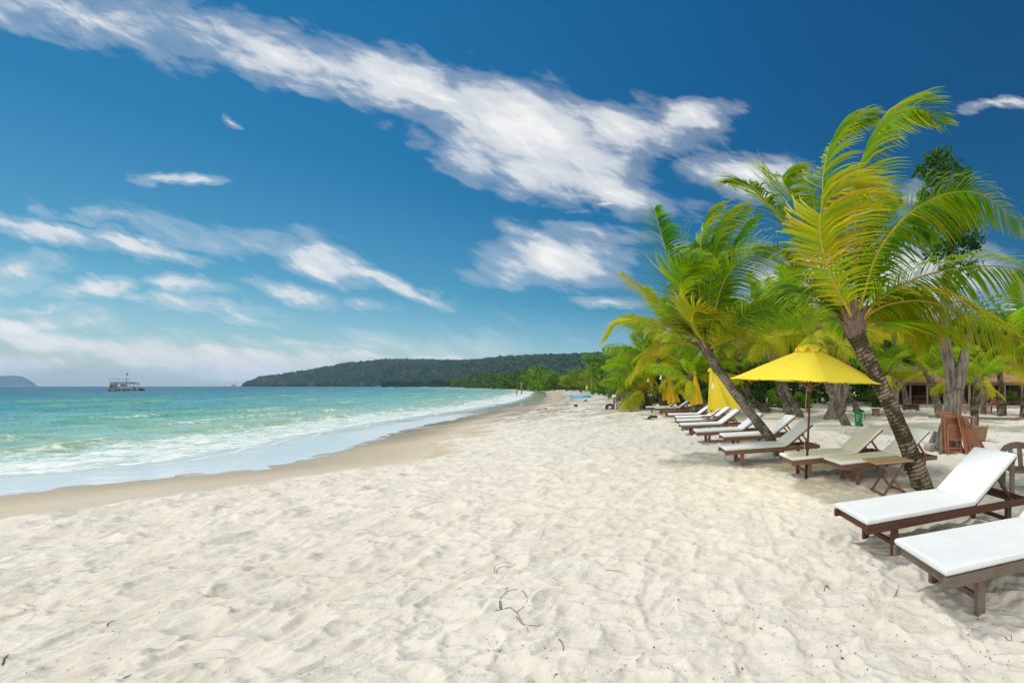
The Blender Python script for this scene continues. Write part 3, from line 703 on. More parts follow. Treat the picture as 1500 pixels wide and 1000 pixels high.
palm_traced('coconut_palm', 'wind-blown palm rising behind the white-cushioned sunbed just left of the open umbrella', (1146,667),
  [(1128,642,0),(1106,613,0),(1080,580,0),(1055,545,0),(1040,522,0),(1036,514,0)], [.135,.12,.112,.106,.104,.108,.112,.105], F*H/(667-PPY), F2,
  [(60,50,2.5,'green'),(100,35,2.6,'mid'),(130,60,2.5,'green')], 5, M['palm_bark_pale'], (1036,512), 1.0, .040, 100, ROWG, (.125,.3), .023)

# a small library of leaves for the palms further off
def leaf_lib():
    lib = []
    rnd = random.Random(41); k = 0
    for i in range(30):
        az = i*137.5 % 360; el = [74,62,52,40,28,16,6,-6][i % 8]+rnd.uniform(-6,6); L = rnd.uniform(2.7, 3.4)
        sch = ['mid','lime','lime','lime','lime','yellow','yellow','yellow'][i % 8]
        pts = arc_pts((0,0,0), az, el, L, 0.8 if el > 30 else .7, 0.75 if el > 30 else .45)
        g = frond_geo(pts, 62, 1.0, R(rnd.choice([-1,1])*rnd.uniform(20, 45)), WIND*(.8 if el > 30 else .4), .7+.9*(el < 35), SCH[sch], rnd, .050, 3)
        o = g.build('frond', LEAFM(), None, colors=True); lib.append((el, o.data)); bpy.data.objects.remove(o)
    return lib
LIB = leaf_lib()
def palm_small(name, label, base, trunk_px, radii, n, scale, seed, mat, group, gd=None, cat='palm tree', zb=0.0, low=0):
    rnd = random.Random(seed)
    bp = G(*base, zb) if gd is None else V(gd); Y = bp.y; root = thing(name, label, cat, bp, 0, group)
    tp = [bp+V((0,0,-.12))]+[P(t[0], t[1], Y+(t[2] if len(t) > 2 else 0)) for t in trunk_px]
    o, cv = trunk_mesh('trunk', tp, radii, mat, root, bp, n=12, step=.05, seed=seed)
    ax = (cv[-1]-cv[-3]).normalized(); sheath(root, bp, cv[-1], ax, radii[-1]*1.15, .38, rnd, False)
    order = LIB[:]; rnd.shuffle(order); order.sort(key=lambda t: t[0]+rnd.uniform(-30,30) if not low else -t[0]+rnd.uniform(-40,40))
    pick = [order[int(i*len(order)/n)] for i in range(n)]
    for el, me in pick:
        f = bpy.data.objects.new('frond', me); COL.objects.link(f); f.parent = root
        f.location = cv[-1]-bp+ax*.05; f.rotation_euler = (0, 0, R(rnd.uniform(-22,22))); s_ = scale*rnd.uniform(.88,1.12); f.scale = (s_, s_, s_)
    return root
PB, PP_ = M['palm_bark'], M['palm_bark_pale']
BACKG = 'palms standing back from the sunbeds'
palm_small('coconut_palm', 'short leaning palm with pale trunk in front of a furled yellow umbrella', (1041,612), [(1035,598),(1022,575),(1013,556)], [.2,.17,.16,.17], 18, .88, 11, PP_, ROWG)
palm_small('coconut_palm', 'palm with curved slender dark trunk leaning over the far sunbeds', (1005,604), [(996,590),(980,567),(970,545),(967,531)], [.2,.16,.14,.13,.15], 20, 1.08, 12, PB, ROWG)
palm_small('coconut_palm', 'dark-trunked palm leaning left behind the far sunbeds', (982,598), [(976,582),(966,560),(961,545)], [.2,.17,.15,.16], 17, 1.1, 13, PB, ROWG)
palm_small('coconut_palm', 'pale-trunked palm leaning left nearest the stick fence', (973,597), [(968,585),(958,566),(951,552)], [.22,.19,.17,.17], 15, 1.05, 14, PP_, ROWG)
palm_small('coconut_palm', 'low arching palm growing inside the stick fence', (940,600), [(943,585),(945,572)], [.2,.2,.2], 15, .95, 15, PB, BACKG, low=1)
palm_small('coconut_palm', 'palm with dark curving trunk just left of the umbrella pole', (1128,601), [(1112,594),(1098,576),(1085,545),(1073,505)], [.26,.2,.17,.16,.17], 20, 1.2, 16, PB, BACKG)
palm_small('coconut_palm', 'palm with straight pale slanting trunk beside the bare wooden sunbeds', (1173,610), [(1166,597),(1156,578),(1146,555),(1130,500)], [.24,.19,.16,.15,.16], 20, 1.2, 17, PP_, BACKG)
palm_small('coconut_palm', 'palm with pale slanting trunk next to the green bin', (1241,622), [(1230,602),(1219,580),(1209,553),(1196,490)], [.2,.17,.145,.14,.15], 20, 1.1, 18, PP_, BACKG)
palm_small('coconut_palm', 'thin palm slanting behind the green bin under the dense foliage', (1260,603), [(1250,588),(1241,565),(1228,505)], [.2,.15,.13,.14], 18, 1.2, 19, PP_, BACKG)
palm_small('coconut_palm', 'yellowish palm with ringed trunk behind the tall twin-trunked tree', (1376,612), [(1374,597),(1367,572),(1361,548)], [.24,.21,.19,.2], 16, .92, 20, PP_, BACKG, low=1)
palm_small('coconut_palm', 'short palm with dark trunk behind the wicker basket', (1427,626), [(1428,605),(1430,580),(1431,560)], [.17,.15,.14,.15], 15, .62, 21, PB, BACKG)
palm_small('coconut_palm', 'tall palm whose crown fills the gap between the second palm and the curved-trunk palm', (1030,606), [(1022,590),(1008,560),(996,520),(990,492)], [.24,.19,.16,.15,.16], 20, 1.05, 31, PB, BACKG)
palm_small('coconut_palm', 'palm with crown just above the umbrella top, between the two big palms', (1158,607), [(1150,590),(1138,555),(1126,505),(1120,468)], [.25,.2,.17,.16,.17], 20, 1.1, 32, PP_, BACKG)
palm_small('coconut_palm', 'young low palm in front of the left tiled roof beside the main palm trunk', (1301,607), [(1300,590),(1297,570),(1295,552)], [.2,.17,.15,.15], 16, .8, 33, PP_, BACKG, low=1)
palm_small('coconut_palm', 'young low palm in front of the right tiled roof above the dining chairs', (1466,609), [(1467,590),(1466,565),(1464,544)], [.2,.17,.15,.15], 16, .8, 34, PB, BACKG)
palm_small('coconut_palm', 'slim grey palm leaning in the shade beside a furled umbrella', (1108,598), [(1101,585),(1092,570),(1085,552)], [.24,.2,.17,.17], 14, .9, 22, PP_, BACKG)
palm_small('coconut_palm', 'yellow-green palm filling the gap right of the main palm crown', (1330,600), [(1325,575),(1318,540),(1307,480)], [.22,.18,.16,.16], 20, 1.25, 23, PP_, BACKG)
palm_small('coconut_palm', 'bushy palm at the right edge of the view above the tiled roof', (1500,612), [(1503,580),(1508,540),(1512,490)], [.24,.19,.17,.17], 18, 1.15, 24, PB, BACKG)
# ------------------------------------------------------------------ broadleaf trees and shrubs
def leaf_cloud(clumps, leaf, cols, rnd, wide=.55, up=.35):
    """leaves scattered in clumps [(centre, radius, count)] as folded blades"""
    g = Geo()
    leaf0 = leaf
    for cl_ in clumps:
        c, r, n = cl_[:3]; leaf = cl_[3] if len(cl_) > 3 else leaf0
        c = V(c); shade = rnd.gauss(.5, .25)
        for _ in range(n):
            d = V((rnd.gauss(0,1), rnd.gauss(0,1), rnd.gauss(0,1))).normalized(); rr = r*rnd.random()**.42
            p = c+V((d.x*rr, d.y*rr, d.z*rr*.8))
            a = (d*.5+V((rnd.gauss(0,.6), rnd.gauss(0,.6), rnd.gauss(0,.5)-.25))).normalized()
            b = a.cross((d+V((0,0,up))+V((rnd.gauss(0,.5), rnd.gauss(0,.5), rnd.gauss(0,.5)))).normalized())
            if b.length < .05: continue
            b.normalize(); L = leaf*rnd.uniform(.65, 1.3); w_ = L*wide*.5
            g.col = mixc(mixc(cols[0], cols[1], min(1, max(0, shade+rnd.gauss(0,.28)))), cols[2], rnd.random()**3*.8)
            nrm = a.cross(b)*L*.12
            g.add([p, p+a*L*.45+b*w_+nrm, p+a*L, p+a*L*.45-b*w_+nrm], [(0,1,2),(0,2,3)])
    return g
def crown_clumps(c, rx, ry_, rz, k, rnd, per, rc=(.28,.45), shell=.5):
    out = []
    for _ in range(k):
        d = V((rnd.gauss(0,1), rnd.gauss(0,1), rnd.gauss(0,1))).normalized(); f = (shell+(1-shell)*rnd.random())*rnd.uniform(.75, 1.08)
        r = rnd.uniform(*rc)*min(rx, rz); out.append((V(c)+V((d.x*rx*f, d.y*ry_*f, d.z*rz*f)), r, int(per*rnd.uniform(.6,1.3))))
    return out
BRIGHT = ((0.045,0.13,0.012), (0.12,0.26,0.016), (0.22,0.32,0.02)); DEEP = ((0.014,0.06,0.012), (0.04,0.13,0.018), (0.12,0.23,0.02)); MIDG = ((0.025,0.08,0.014), (0.07,0.16,0.018), (0.16,0.24,0.02)); YELG = ((0.10,0.17,0.014), (0.22,0.27,0.018), (0.33,0.30,0.03))
def limbs(g, base, top, r, rnd, k=5, spread=1.0):
    b, t = V(base), V(top); mid = b.lerp(t, .5)+V((rnd.uniform(-.2,.2), rnd.uniform(-.2,.2), 0))*spread
    cv = spline([b, mid, t], 9); g.tube(cv, [lerpl([0,.12,1], [r*1.5, r, r*.45], i/8) for i in range(9)], 9)
    for i in range(k):
        s_ = cv[3+i % 5]; an = i*2.4+rnd.random(); d = V((math.cos(an), math.sin(an), .9)); e = s_+d*spread*rnd.uniform(.7,1.3)
        g.tube(spline([s_, s_.lerp(e, .5)+V((0,0,.1)), e], 6), [r*.5, r*.42, r*.35, r*.28, r*.2, r*.12], 6)
TREEG = 'leafy trees closing the view behind the beach'; SHRUBG = 'shrubs under the trees behind the beach'
PROTO = {}
def proto(key, rx, rz, hgt, k, per, leaf, cols, seed, tr=.14, wide=.55):
    rnd = random.Random(seed); g = leaf_cloud(crown_clumps((0,0,hgt), rx, rx*.9, rz, k, rnd, per), leaf, cols, rnd, wide)
    c = g.build('crown', M['tree_leaf'], None, colors=True); t = Geo(); limbs(t, (0,0,-.15), (.1,0,hgt+rz*.3), tr, rnd, 6, rx*.6)
    tk = t.build('trunk', M['bark_dark'], None, True); PROTO[key] = (c.data, tk.data); bpy.data.objects.remove(c); bpy.data.objects.remove(tk)
proto('bright', 2.3, 1.9, 3.4, 34, 110, .24, BRIGHT, 1); proto('deep', 2.2, 2.2, 3.6, 36, 110, .22, DEEP, 2); proto('mid', 2.5, 1.8, 3.2, 36, 105, .24, MIDG, 3)
proto('tall', 1.8, 2.8, 4.6, 38, 105, .22, MIDG, 4); proto('yellow', 2.2, 1.6, 2.6, 32, 105, .26, YELG, 5, wide=.3)
proto('shrub', 1.0, .75, .7, 16, 100, .14, BRIGHT, 6, .04); proto('darkshrub', 1.1, .8, .75, 16, 100, .14, DEEP, 7, .04)
def tree(kind, label, x, y, s_, rz, group=TREEG, name='leafy_tree', cat='tree', sz=None):
    t = thing(name, label, cat, (x, y, 0), rz, group)
    for nm, me in zip(('crown','trunk'), PROTO[kind]):
        o = bpy.data.objects.new(nm, me); COL.objects.link(o); o.parent = t
    t.scale = (s_, s_, sz or s_); return t
def tpx(px, Y): return ((px-PPX)*Y/F, Y)
for kind, px, Y, s_, lab in [
  ('bright', 1470, 34, 1.22, 'bright green rounded tree above the right end of the tiled roof'),
  ('mid', 1405, 38, 1.15, 'mid green tree behind the tiled roof just right of the tall tree trunk'),
  ('deep', 1340, 36, 1.0, 'dark green tree behind the left half of the tiled roof'),
  ('bright', 1290, 34, 1.0, 'bright green tree seen between the main palm trunk and the umbrella'),
  ('mid', 1230, 35, 1.05, 'mid green tree directly behind the open umbrella canopy'),
  ('deep', 1165, 33, .95, 'dark green tree behind the bare wooden sunbeds'),
  ('mid', 1105, 36, 1.0, 'mid green tree behind the trunk of the second palm'),
  ('deep', 1055, 34, .85, 'dark green tree behind the half-open yellow umbrella'),
  ('bright', 1000, 38, .85, 'bright green tree behind the furled umbrellas'),
  ('yellow', 968, 42, .95, 'yellow-green tree behind the far end of the sunbed row'),
  ('bright', 925, 44, .85, 'light green feathery tree behind the stick fence'),
  ('mid', 912, 62, .95, 'green tree above the corner of the stick fence'),
  ('bright', 885, 75, 1.45, 'tall rounded bright green tree where the palms meet the hill'),
  ('yellow', 868, 88, 1.2, 'yellow-green tree behind the tall beach pole'),
  ('bright', 850, 105, 1.2, 'light green tree left of the tall beach pole'),
  ('yellow', 830, 125, 1.2, 'yellowish tree at the beach edge beyond the blue canoe'),
  ('bright', 812, 150, 1.3, 'green tree at the top of the beach where it bends left'),
  ('mid', 1540, 33, 1.25, 'mid green tree at the right border of the view'),
  ('deep', 1440, 46, 1.5, 'tall dark tree far behind the tiled roof'),
  ('deep', 1265, 46, 1.35, 'tall dark tree far behind the umbrella')]:
    x_, y_ = tpx(px, Y); s_ *= lerpl([820,960,1100,1250,1500], [1.0,1.05,1.2,1.4,1.35], px); tree(kind, lab, x_, y_, s_, (px*1.7) % 6.28)
for kind, px, Y, s_, lab in [
  ('shrub', 1176, 29.5, .9, 'small bright green shrub behind the umbrella pole'),
  ('shrub', 1140, 31, 1.1, 'green shrub behind the bare wooden sunbeds'),
  ('darkshrub', 1100, 31, 1.2, 'dark shrub at the foot of the slim grey palm'),
  ('darkshrub', 1290, 31, 1.2, 'dark shrub in the shade beside the pavilion'),
  ('shrub', 1068, 33, 1.1, 'low green shrub right of the half-open umbrella'),
  ('shrub', 915, 29.5, .8, 'leafy shrub inside the corner of the stick fence'),
  ('shrub', 928, 30.5, .9, 'bright shrub in the middle of the stick fence'),
  ('darkshrub', 952, 31, .9, 'dark shrub at the right end of the stick fence'),
  ('shrub', 1030, 36, 1.1, 'green shrub behind the furled umbrellas'),
  ('shrub', 905, 52, 1.5, 'low shrub at the beach edge left of the fence'),
  ('darkshrub', 893, 62, 1.6, 'dark low shrub at the beach edge behind the sign box'),
  ('shrub', 878, 72, 1.7, 'low green shrub right of the tall beach pole'),
  ('shrub', 1482, 30.5, 1.0, 'green shrub behind the dining set at the right')]:
    x_, y_ = tpx(px, Y); tree(kind, lab, x_, y_, s_, (px*2.3) % 6.28, SHRUBG, 'green_shrub', 'shrub')
# far wood behind them, one mass
rnd = random.Random(99); cl = []
for i in range(250):
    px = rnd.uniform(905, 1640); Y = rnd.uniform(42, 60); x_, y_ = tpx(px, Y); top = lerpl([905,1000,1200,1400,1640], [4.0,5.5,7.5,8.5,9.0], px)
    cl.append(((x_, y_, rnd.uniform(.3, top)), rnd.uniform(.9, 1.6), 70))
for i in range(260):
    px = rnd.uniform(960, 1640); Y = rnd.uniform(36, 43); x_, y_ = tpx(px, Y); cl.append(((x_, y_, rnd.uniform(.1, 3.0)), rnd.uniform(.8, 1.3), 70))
gs = leaf_cloud([q for q in cl if q[0][2] < 3.2], .42, DEEP, rnd, .6); g_ = leaf_cloud([q for q in cl if q[0][2] >= 3.2], .42, BRIGHT, rnd, .6)  # low clumps coloured darker for understory shade, upper ones brighter
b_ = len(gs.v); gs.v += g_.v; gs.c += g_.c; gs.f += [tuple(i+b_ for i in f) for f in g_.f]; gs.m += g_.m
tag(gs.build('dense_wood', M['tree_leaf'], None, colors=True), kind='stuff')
# headland forest: crowns scattered over the hill, one mass
def blobs_on(name, pts, rnd, seedcol):
    import bmesh
    bm = bmesh.new(); bmesh.ops.create_icosphere(bm, subdivisions=1, radius=1); bv = np.array([v.co[:] for v in bm.verts]); bf = np.array([[v.index for v in f.verts] for f in bm.faces]); bm.free()
    vs = []; fs = []; cs = []; n = 0
    for (c, r, h, col) in pts:
        k = 1+0.35*(RNG.random((len(bv), 1))-.5); v_ = bv*k*np.array([r, r, h])+np.array(c); vs.append(v_); fs.append(bf+n); n += len(bv)
        cs.append(np.tile(np.array(col)*1.0, (len(bv), 1))*(0.8+.4*RNG.random((len(bv), 1))))
    return npmesh(name, np.vstack(vs), np.vstack(fs), M['far_leaf'], {'Col': np.vstack(cs)}, smooth=False)
pts = []; rnd = random.Random(5)
for grid, nk, rr, lowc in ((hill, 8500, (3, 6.5), True), (hill2, 2200, (4, 8), False)):
    nx, ny, _ = grid.shape
    for i in range(nk):
        a = rnd.random()**(.8)*(nx-1.01); b = rnd.uniform(0.5, ny//2+1.5); ia, ib = int(a), int(b); fa = a-ia; i2 = min(ia+1, nx-1); j2 = min(ib+1, ny-1); fb = b-ib; p = (grid[ia, ib]*(1-fb)+grid[ia, j2]*fb)*(1-fa)+(grid[i2, ib]*(1-fb)+grid[i2, j2]*fb)*fa
        dist = math.hypot(p[0], p[1]); r = rnd.uniform(*rr)*dist/1100; t = rnd.random()
        col = mixc((0.010,0.026,0.014), (0.035,0.082,0.026), t*min(1,.55+a/nx*.7)) if rnd.random() > .04 else (0.08,0.085,0.05)
        pts.append(((p[0], p[1], p[2]+r*.1), r*.8, r*rnd.uniform(.9, 1.25), col))
    for i in range(45 if lowc else 6):      # emergent trees on the skyline
        ia = int((.35+.65*rnd.random())*nx); p = grid[min(ia, nx-1), ny//2]; r = rnd.uniform(1.4, 3.2)*math.hypot(p[0], p[1])/1100
        pts.append(((p[0], p[1], p[2]+r*1.9), r*.85, r*1.0, (0.012,0.025,0.016)))
tag(blobs_on('hillside_forest', pts, rnd, 0), kind='stuff')
# green belt along the far beach
pts = []
for i in range(900):
    t = rnd.random(); px = lerpl([0,.5,1], [560,760,880], t); sh = lerpl([560,600,667,733,767,797,812,840,880], [566.2,566.4,567.6,570,571,573.2,574,576,579], px)
    Y = F*(H-ZW)/(sh-PPY+.05); Y = min(Y, 620)*(1.06+.5*rnd.random()**1.5) if px < 800 else lerpl([800,840,880], [185,140,95], px)*(1+.8*rnd.random()); x_, y_ = tpx(px, Y)
    r = rnd.uniform(2.0, 4.2)*lerpl([560,700,800,880], [2.2,1.7,1.1,.7], px); br = lerpl([600,700,800,880], [.1,.5,.85,1], px)
    r = min(r, 5.0); pts.append(((x_, y_, rnd.uniform(.25, 1.7)*r), r*rnd.uniform(.5,.9), 75, r*.34, br))
gs = None
for lo, hi, cs in ((0, .35, ((0.012,0.035,0.016), (0.03,0.075,0.022), (0.05,0.10,0.02))), (.35, .75, MIDG), (.75, 2, BRIGHT)):
    g_ = leaf_cloud([q[:4] for q in pts if lo <= q[4] < hi], .5, cs, rnd, .7)
    if gs is None: gs = g_
    else:
        b_ = len(gs.v); gs.v += g_.v; gs.c += g_.c; gs.f += [tuple(i+b_ for i in f) for f in g_.f]; gs.m += g_.m
tag(gs.build('shoreline_forest', M['far_leaf'], None, colors=True), kind='stuff')

# tall twin-trunked tree
rnd = random.Random(8)
bp = G(1386,660); Yt = bp.y; root = thing('tall_tree', 'tall grey tree with forked furrowed trunk and dark narrow crown behind the folding chairs', 'tree', bp)
g = Geo()
def trunk(g, px, rad, dy=0, n=16):
    cv = spline([P(a, b, Yt+dy) for a, b in px], 40); sd_ = rnd.random()*9
    g.tube([p-bp for p in cv], [lerpl(np.linspace(0,1,len(rad)), rad, i/39) for i in range(40)], n, wob=lambda i, a: 1+.10*math.sin(a*5+sd_+i*.05)+.08*math.sin(a*3+1.3*sd_+i*.1)+.05*mnoise.noise(V((math.cos(a)*3, math.sin(a)*3, i*.5+sd_))))
trunk(g, [(1384,672),(1386,648),(1393,610),(1400,570),(1403,540)], [.42,.29,.21,.20,.19])
trunk(g, [(1396,575),(1392,540),(1384,500),(1383,450),(1388,400),(1393,340),(1392,270)], [.165,.155,.145,.125,.11,.10,.05])
trunk(g, [(1402,570),(1409,535),(1416,505),(1424,480),(1436,450)], [.15,.14,.11,.065,.03], -.1)
for k in range(5):
    an = k*1.25+.4; d = V((math.cos(an), math.sin(an), 0)); g.tube([V((0,0,.45))+d*.2, d*.38+V((0,0,.10)), d*.56+V((0,0,-.06))], [.12,.09,.04], 8)
g.build('trunk', M['bark_grey'], root, True)
cl = []
for px, py, r, n in [(1380,225,.26,90),(1366,232,.2,70),(1352,250,.2,60),(1372,255,.38,170),(1395,245,.26,90),(1410,262,.3,120),(1362,285,.34,150),(1390,282,.4,190),(1412,290,.35,140),(1425,305,.24,70),(1350,300,.2,50),(1375,315,.4,170),(1400,322,.4,170),(1418,335,.36,120),(1385,350,.4,140),(1405,365,.38,120),(1370,370,.3,80),(1420,390,.3,70),(1390,395,.3,70),(1430,355,.25,60),(1400,420,.3,60)]:
    cl.append((P(px, py, Yt+rnd.uniform(-.5,.5))-bp, r*.98, int(n*1.5)))
leaf_cloud(cl, .14, ((0.012,0.055,0.015), (0.035,0.12,0.02), (0.08,0.20,0.03)), rnd, .5).build('crown', M['tree_leaf'], root, colors=True)
# bare branching tree and the dark double tree by the pavilion
def bare(label, base, strokes, mat, Ydy=0, leaves=()):
    bp = G(*base); r0 = thing('branching_tree', label, 'tree', bp); g = Geo()
    for px, ra in strokes:
        cv = spline([P(a, b, bp.y) for a, b in px], 16); g.tube([p-bp for p in cv], [lerpl(np.linspace(0,1,len(ra)), ra, i/15) for i in range(16)], 9, wob=lambda i, a: 1+.12*mnoise.noise(V((math.cos(a)*2, math.sin(a)*2, i*.6))))
    g.build('trunk', mat, r0, True)
    if leaves: leaf_cloud([(P(a, b, bp.y)-bp, r, n) for a, b, r, n in leaves], .2, BRIGHT, rnd).build('crown', M['tree_leaf'], r0, colors=True)
    return r0
bare('pale bare tree with crooked forked branches in front of the tiled roof', (1314,597), [([(1313,601),(1312,585),(1315,568),(1326,556),(1329,548)], [.26,.22,.2,.17,.15]), ([(1327,553),(1336,543),(1345,533),(1343,525)], [.15,.12,.09,.05]), ([(1328,550),(1322,536),(1318,526)], [.13,.09,.05]), ([(1338,552),(1350,555),(1356,548),(1348,540)], [.1,.09,.08,.05]), ([(1313,580),(1311,567),(1312,555)], [.07,.05,.03])], M['bark_pale'], 0, [(1313,565,.25,40),(1316,520,.5,90),(1345,520,.5,90)])
bare('dark flared double-trunked tree behind the pale slanting palm by the bin', (1223,613), [([(1221,616),(1222,600),(1225,575),(1229,540),(1232,505)], [.62,.33,.26,.22,.14]), ([(1226,606),(1233,585),(1240,560),(1243,530)], [.25,.2,.18,.1])], M['bark_grey'], 0, [(1225,505,1.0,300),(1245,520,.8,200),(1205,520,.8,200)])
bare('slender forked grey tree beside the dining chairs at the right', (1441,606), [([(1441,609),(1440,590),(1440,570),(1437,545)], [.2,.16,.14,.1]), ([(1441,592),(1447,575),(1455,560)], [.1,.08,.04])], M['bark_grey'], 0, [(1440,535,.6,120)])
# ------------------------------------------------------------------ sunbeds
def cushion_geo(L, Wd, T, seed, nx=26, ny=12, sag=0.006):
    """flat pad with rounded rim and a slightly uneven top, lying on z=0, x 0..L, y 0..Wd"""
    g = Geo(); vs = []; fs = []; r = T*.42
    def ax(n, l):
        a = [0, .004, .012, .022]; return np.array(a+list(np.linspace(.04, l-.04, n))+[l-x for x in a[::-1]])
    xs, ys = ax(nx, L), ax(ny, Wd); a, b = len(xs), len(ys)
    for zi in (1, 0):
        for x in xs:
            for y in ys:
                e = min(x, L-x, y, Wd-y); k = 1-math.sqrt(max(0, 1-((r-min(e, r))/r)**2)) if e < r else 0
                z = T/2+(T/2)*(1-k*.85) if zi else T/2-(T/2)*(1-k*.85)
                if zi: z += sag*mnoise.fractal(V((x*2.2+seed*5, y*2.6, seed)), 1, 2, 4)*min(1, e/.04)+.003*mnoise.noise(V((x*14, y*5+seed, 1)))*min(1, e/.03)
                vs.append((x, y, z))
    n = a*b
    for i in range(a-1):
        for j in range(b-1):
            k = i*b+j; fs.append((k, k+b, k+b+1, k+1)); fs.append((n+k, n+k+1, n+k+b+1, n+k+b))
    rim = [i*b for i in range(a)]+[(a-1)*b+j for j in range(1, b)]+[i*b+b-1 for i in range(a-2, -1, -1)]+[j for j in range(b-2, 0, -1)]
    for i, k in enumerate(rim):
        k2 = rim[(i+1) % len(rim)]; fs.append((k, n+k, n+k2, k2))
    g.add(vs, fs); return g
def piping(pad, L, Wd, f, cv, T=.057):
    e = .006; zt = T*.80
    pts = [(e*3,e,zt),(L/2,e*.5,zt),(L-e*3,e,zt),(L-e,e*3,zt),(L-e*.5,Wd/2,zt),(L-e,Wd-e*3,zt),(L-e*3,Wd-e,zt),(L/2,Wd-e*.5,zt),(e*3,Wd-e,zt),(e,Wd-e*3,zt),(e*.5,Wd/2,zt),(e,e*3,zt),(e*3,e,zt)]
    g = Geo(); g.tube([f(V(p)) for p in pts], .0042, 6); g.build('piping', M[cv], pad, True)
SL = 1.26; BL_ = 0.74; BA = R(36)
def make_sunbed(label, wd, cv, Lx=1.0, deck=True, seed=0):
    t = thing('sunbed', label, 'sunbed', (0,0,0), 0, 'wooden sunbeds in the beach row'); w_ = .60; Lr = 2.06*Lx; s_ = SL*Lx; hx = s_+.015
    for y in (.0, w_): 
        g = Geo(); g.box((Lr/2-.02, y, .311), (Lr+.04, .036, .078), b=.005); g.build('side_rail', M[wd], t)
    for x in (.32, 1.78*Lx):
        for y in (.042, w_-.042):
            g = Geo(); g.box((x, y, .1425), (.072, .045, .40), b=.005); g.build('leg', M[wd], t)
        g = Geo(); g.box((x, w_/2, .115), (.03, w_-.13, .045), b=.004); g.build('stretcher', M[wd], t)
    g = Geo()
    for x in (.02, Lr-.02, hx-.03): g2 = Geo(); g2.box((x, w_/2, .311), (.035, w_-.04, .065), b=.004); g2.build('cross_rail', M[wd], t)
    for i in range(int((hx-.1)/.085)): g.box((.07+i*.085, w_/2, .342), (.058, w_-.045, .018), b=.003)
    g.build('slat_deck', M[wd], t)
    # backrest
    m = Matrix.Rotation(-BA, 3, 'Y'); o = V((hx, 0, .355))
    def bk(p): return m @ V(p)+o
    g = Geo()
    for y in (.055, w_-.055): g.bar(bk((0,y,-.02)), bk((BL_*Lx+.02,y,-.02)), .032, .045, m @ V((0,0,1)))
    g.bar(bk((BL_*Lx,.03,-.02)), bk((BL_*Lx,w_-.03,-.02)), .05, .04, m @ V((0,0,1)))
    for i in range(7): g.bar(bk((.06+i*.095*Lx,.07,-.006)), bk((.06+i*.095*Lx,w_-.07,-.006)), .055, .014, m @ V((0,0,1)), b=.003)
    g.build('backrest_frame', M[wd], t)
    for y in (.085, w_-.085):
        g = Geo(); top = bk((BL_*Lx*.62, y, -.045)); g.bar(top, (top.x+.20*Lx, y, .325), .024, .042, (1,0,0)); g.build('prop_strut', M[wd], t)
    g = Geo(); g.bar((bk((BL_*Lx*.62,0,0)).x+.16*Lx, .03, .342), (bk((BL_*Lx*.62,0,0)).x+.16*Lx, w_-.03, .342), .04, .025); g.build('prop_bar', M[wd], t)
    if cv:
        g = cushion_geo(s_+.03, w_+.02, .058, seed); g.v = [(x-.03, y-.01, z+.353) for x, y, z in g.v]; pad = g.build('seat_cushion', M[cv], t, True); piping(pad, s_+.03, w_+.02, lambda p: V((p.x-.03, p.y-.01, p.z+.353)), cv)
        g = cushion_geo(BL_*Lx, w_+.01, .055, seed+3, 18); g.v = [tuple(bk((x+.012, y-.005, z+.003))) for x, y, z in g.v]; pad = g.build('back_cushion', M[cv], t, True); piping(pad, BL_*Lx, w_+.01, lambda p: bk((p.x+.012, p.y-.005, p.z+.003)), cv)
    return t
BEDG = 'wooden sunbeds in the beach row'
def bed_at(corner, z=.35):
    """origin so that the pad's near foot corner stands where it shows"""
    p = G(corner[0], corner[1], z); return p
RZ0 = math.atan2(.441, .897)
def put_bed(t, corner, rz=RZ0, z=.35):
    p = bed_at(corner, z); o = V((-.03, -.01, 0)); o.rotate(Matrix.Rotation(rz, 3, 'Z')); t.location = (p.x-o.x, p.y-o.y, 0); t.rotation_euler = (0, 0, rz); return t
put_bed(make_sunbed('weathered grey wooden sunbed with white pad, nearest and cut off by the right edge', 'wood_weathered', 'canvas_white', 1.08, seed=1), (1386,847), RZ0-R(3))
put_bed(make_sunbed('dark brown wooden sunbed with white pad, its head by the grey armchair', 'wood_dark', 'canvas_white', 1.08, seed=2), (1270,771))
white = put_bed(make_sunbed('reddish wooden sunbed with clean white pad just left of the open umbrella pole', 'wood_teak', 'canvas_white', 1.0, seed=3), (1063,661))
cream = put_bed(make_sunbed('wooden sunbed with cream pad directly behind the folding table', 'wood_teak', 'canvas_cream_lifted', 1.0, seed=4), (1233,682), RZ0+R(2))
def bed2(src, lab, corner, drz=0, skip=()):
    t = dup(src, (0,0,0), 0, lab, BEDG, skip=skip); return put_bed(t, corner, RZ0+R(drz))
bed2(cream, 'wooden sunbed with creased cream pad standing right behind the open umbrella pole', (1161,675.5), 1)
bed2(cream, 'wooden sunbed with cream pad whose middle is hidden by the second palm trunk', (1061,641), -1)
bed2(white, 'wooden sunbed with white pad between the small table and the second palm trunk', (1021,634), 1)
bed2(white, 'wooden sunbed with white pad right behind the small wooden table', (998.5,624))
bed2(white, 'wooden sunbed with white pad in front of the half-open yellow umbrella', (992.5,617.5), -1)
bed2(cream, 'wooden sunbed with pale pad whose head lies behind the half-open umbrella', (992,612.5), 2)
bed2(white, 'wooden sunbed with white pad behind the short leaning palm trunk', (980,608.5))
bed2(cream, 'wooden sunbed without a pad, mostly hidden behind the far palm trunk', (967,602), 0, ('seat_cushion','back_cushion'))
bed2(cream, 'wooden sunbed with pale pad, second from the far end of the row', (960,598.5), 1)
bed2(white, 'wooden sunbed with white pad at the far end of the row beside the fence', (946,597), -2)
bare_ = put_bed(make_sunbed('bare dark wooden sunbed without pad, nearer of two behind the umbrella pole', 'wood_dark', None, 1.0, seed=9), (1143,596), R(18), .35)
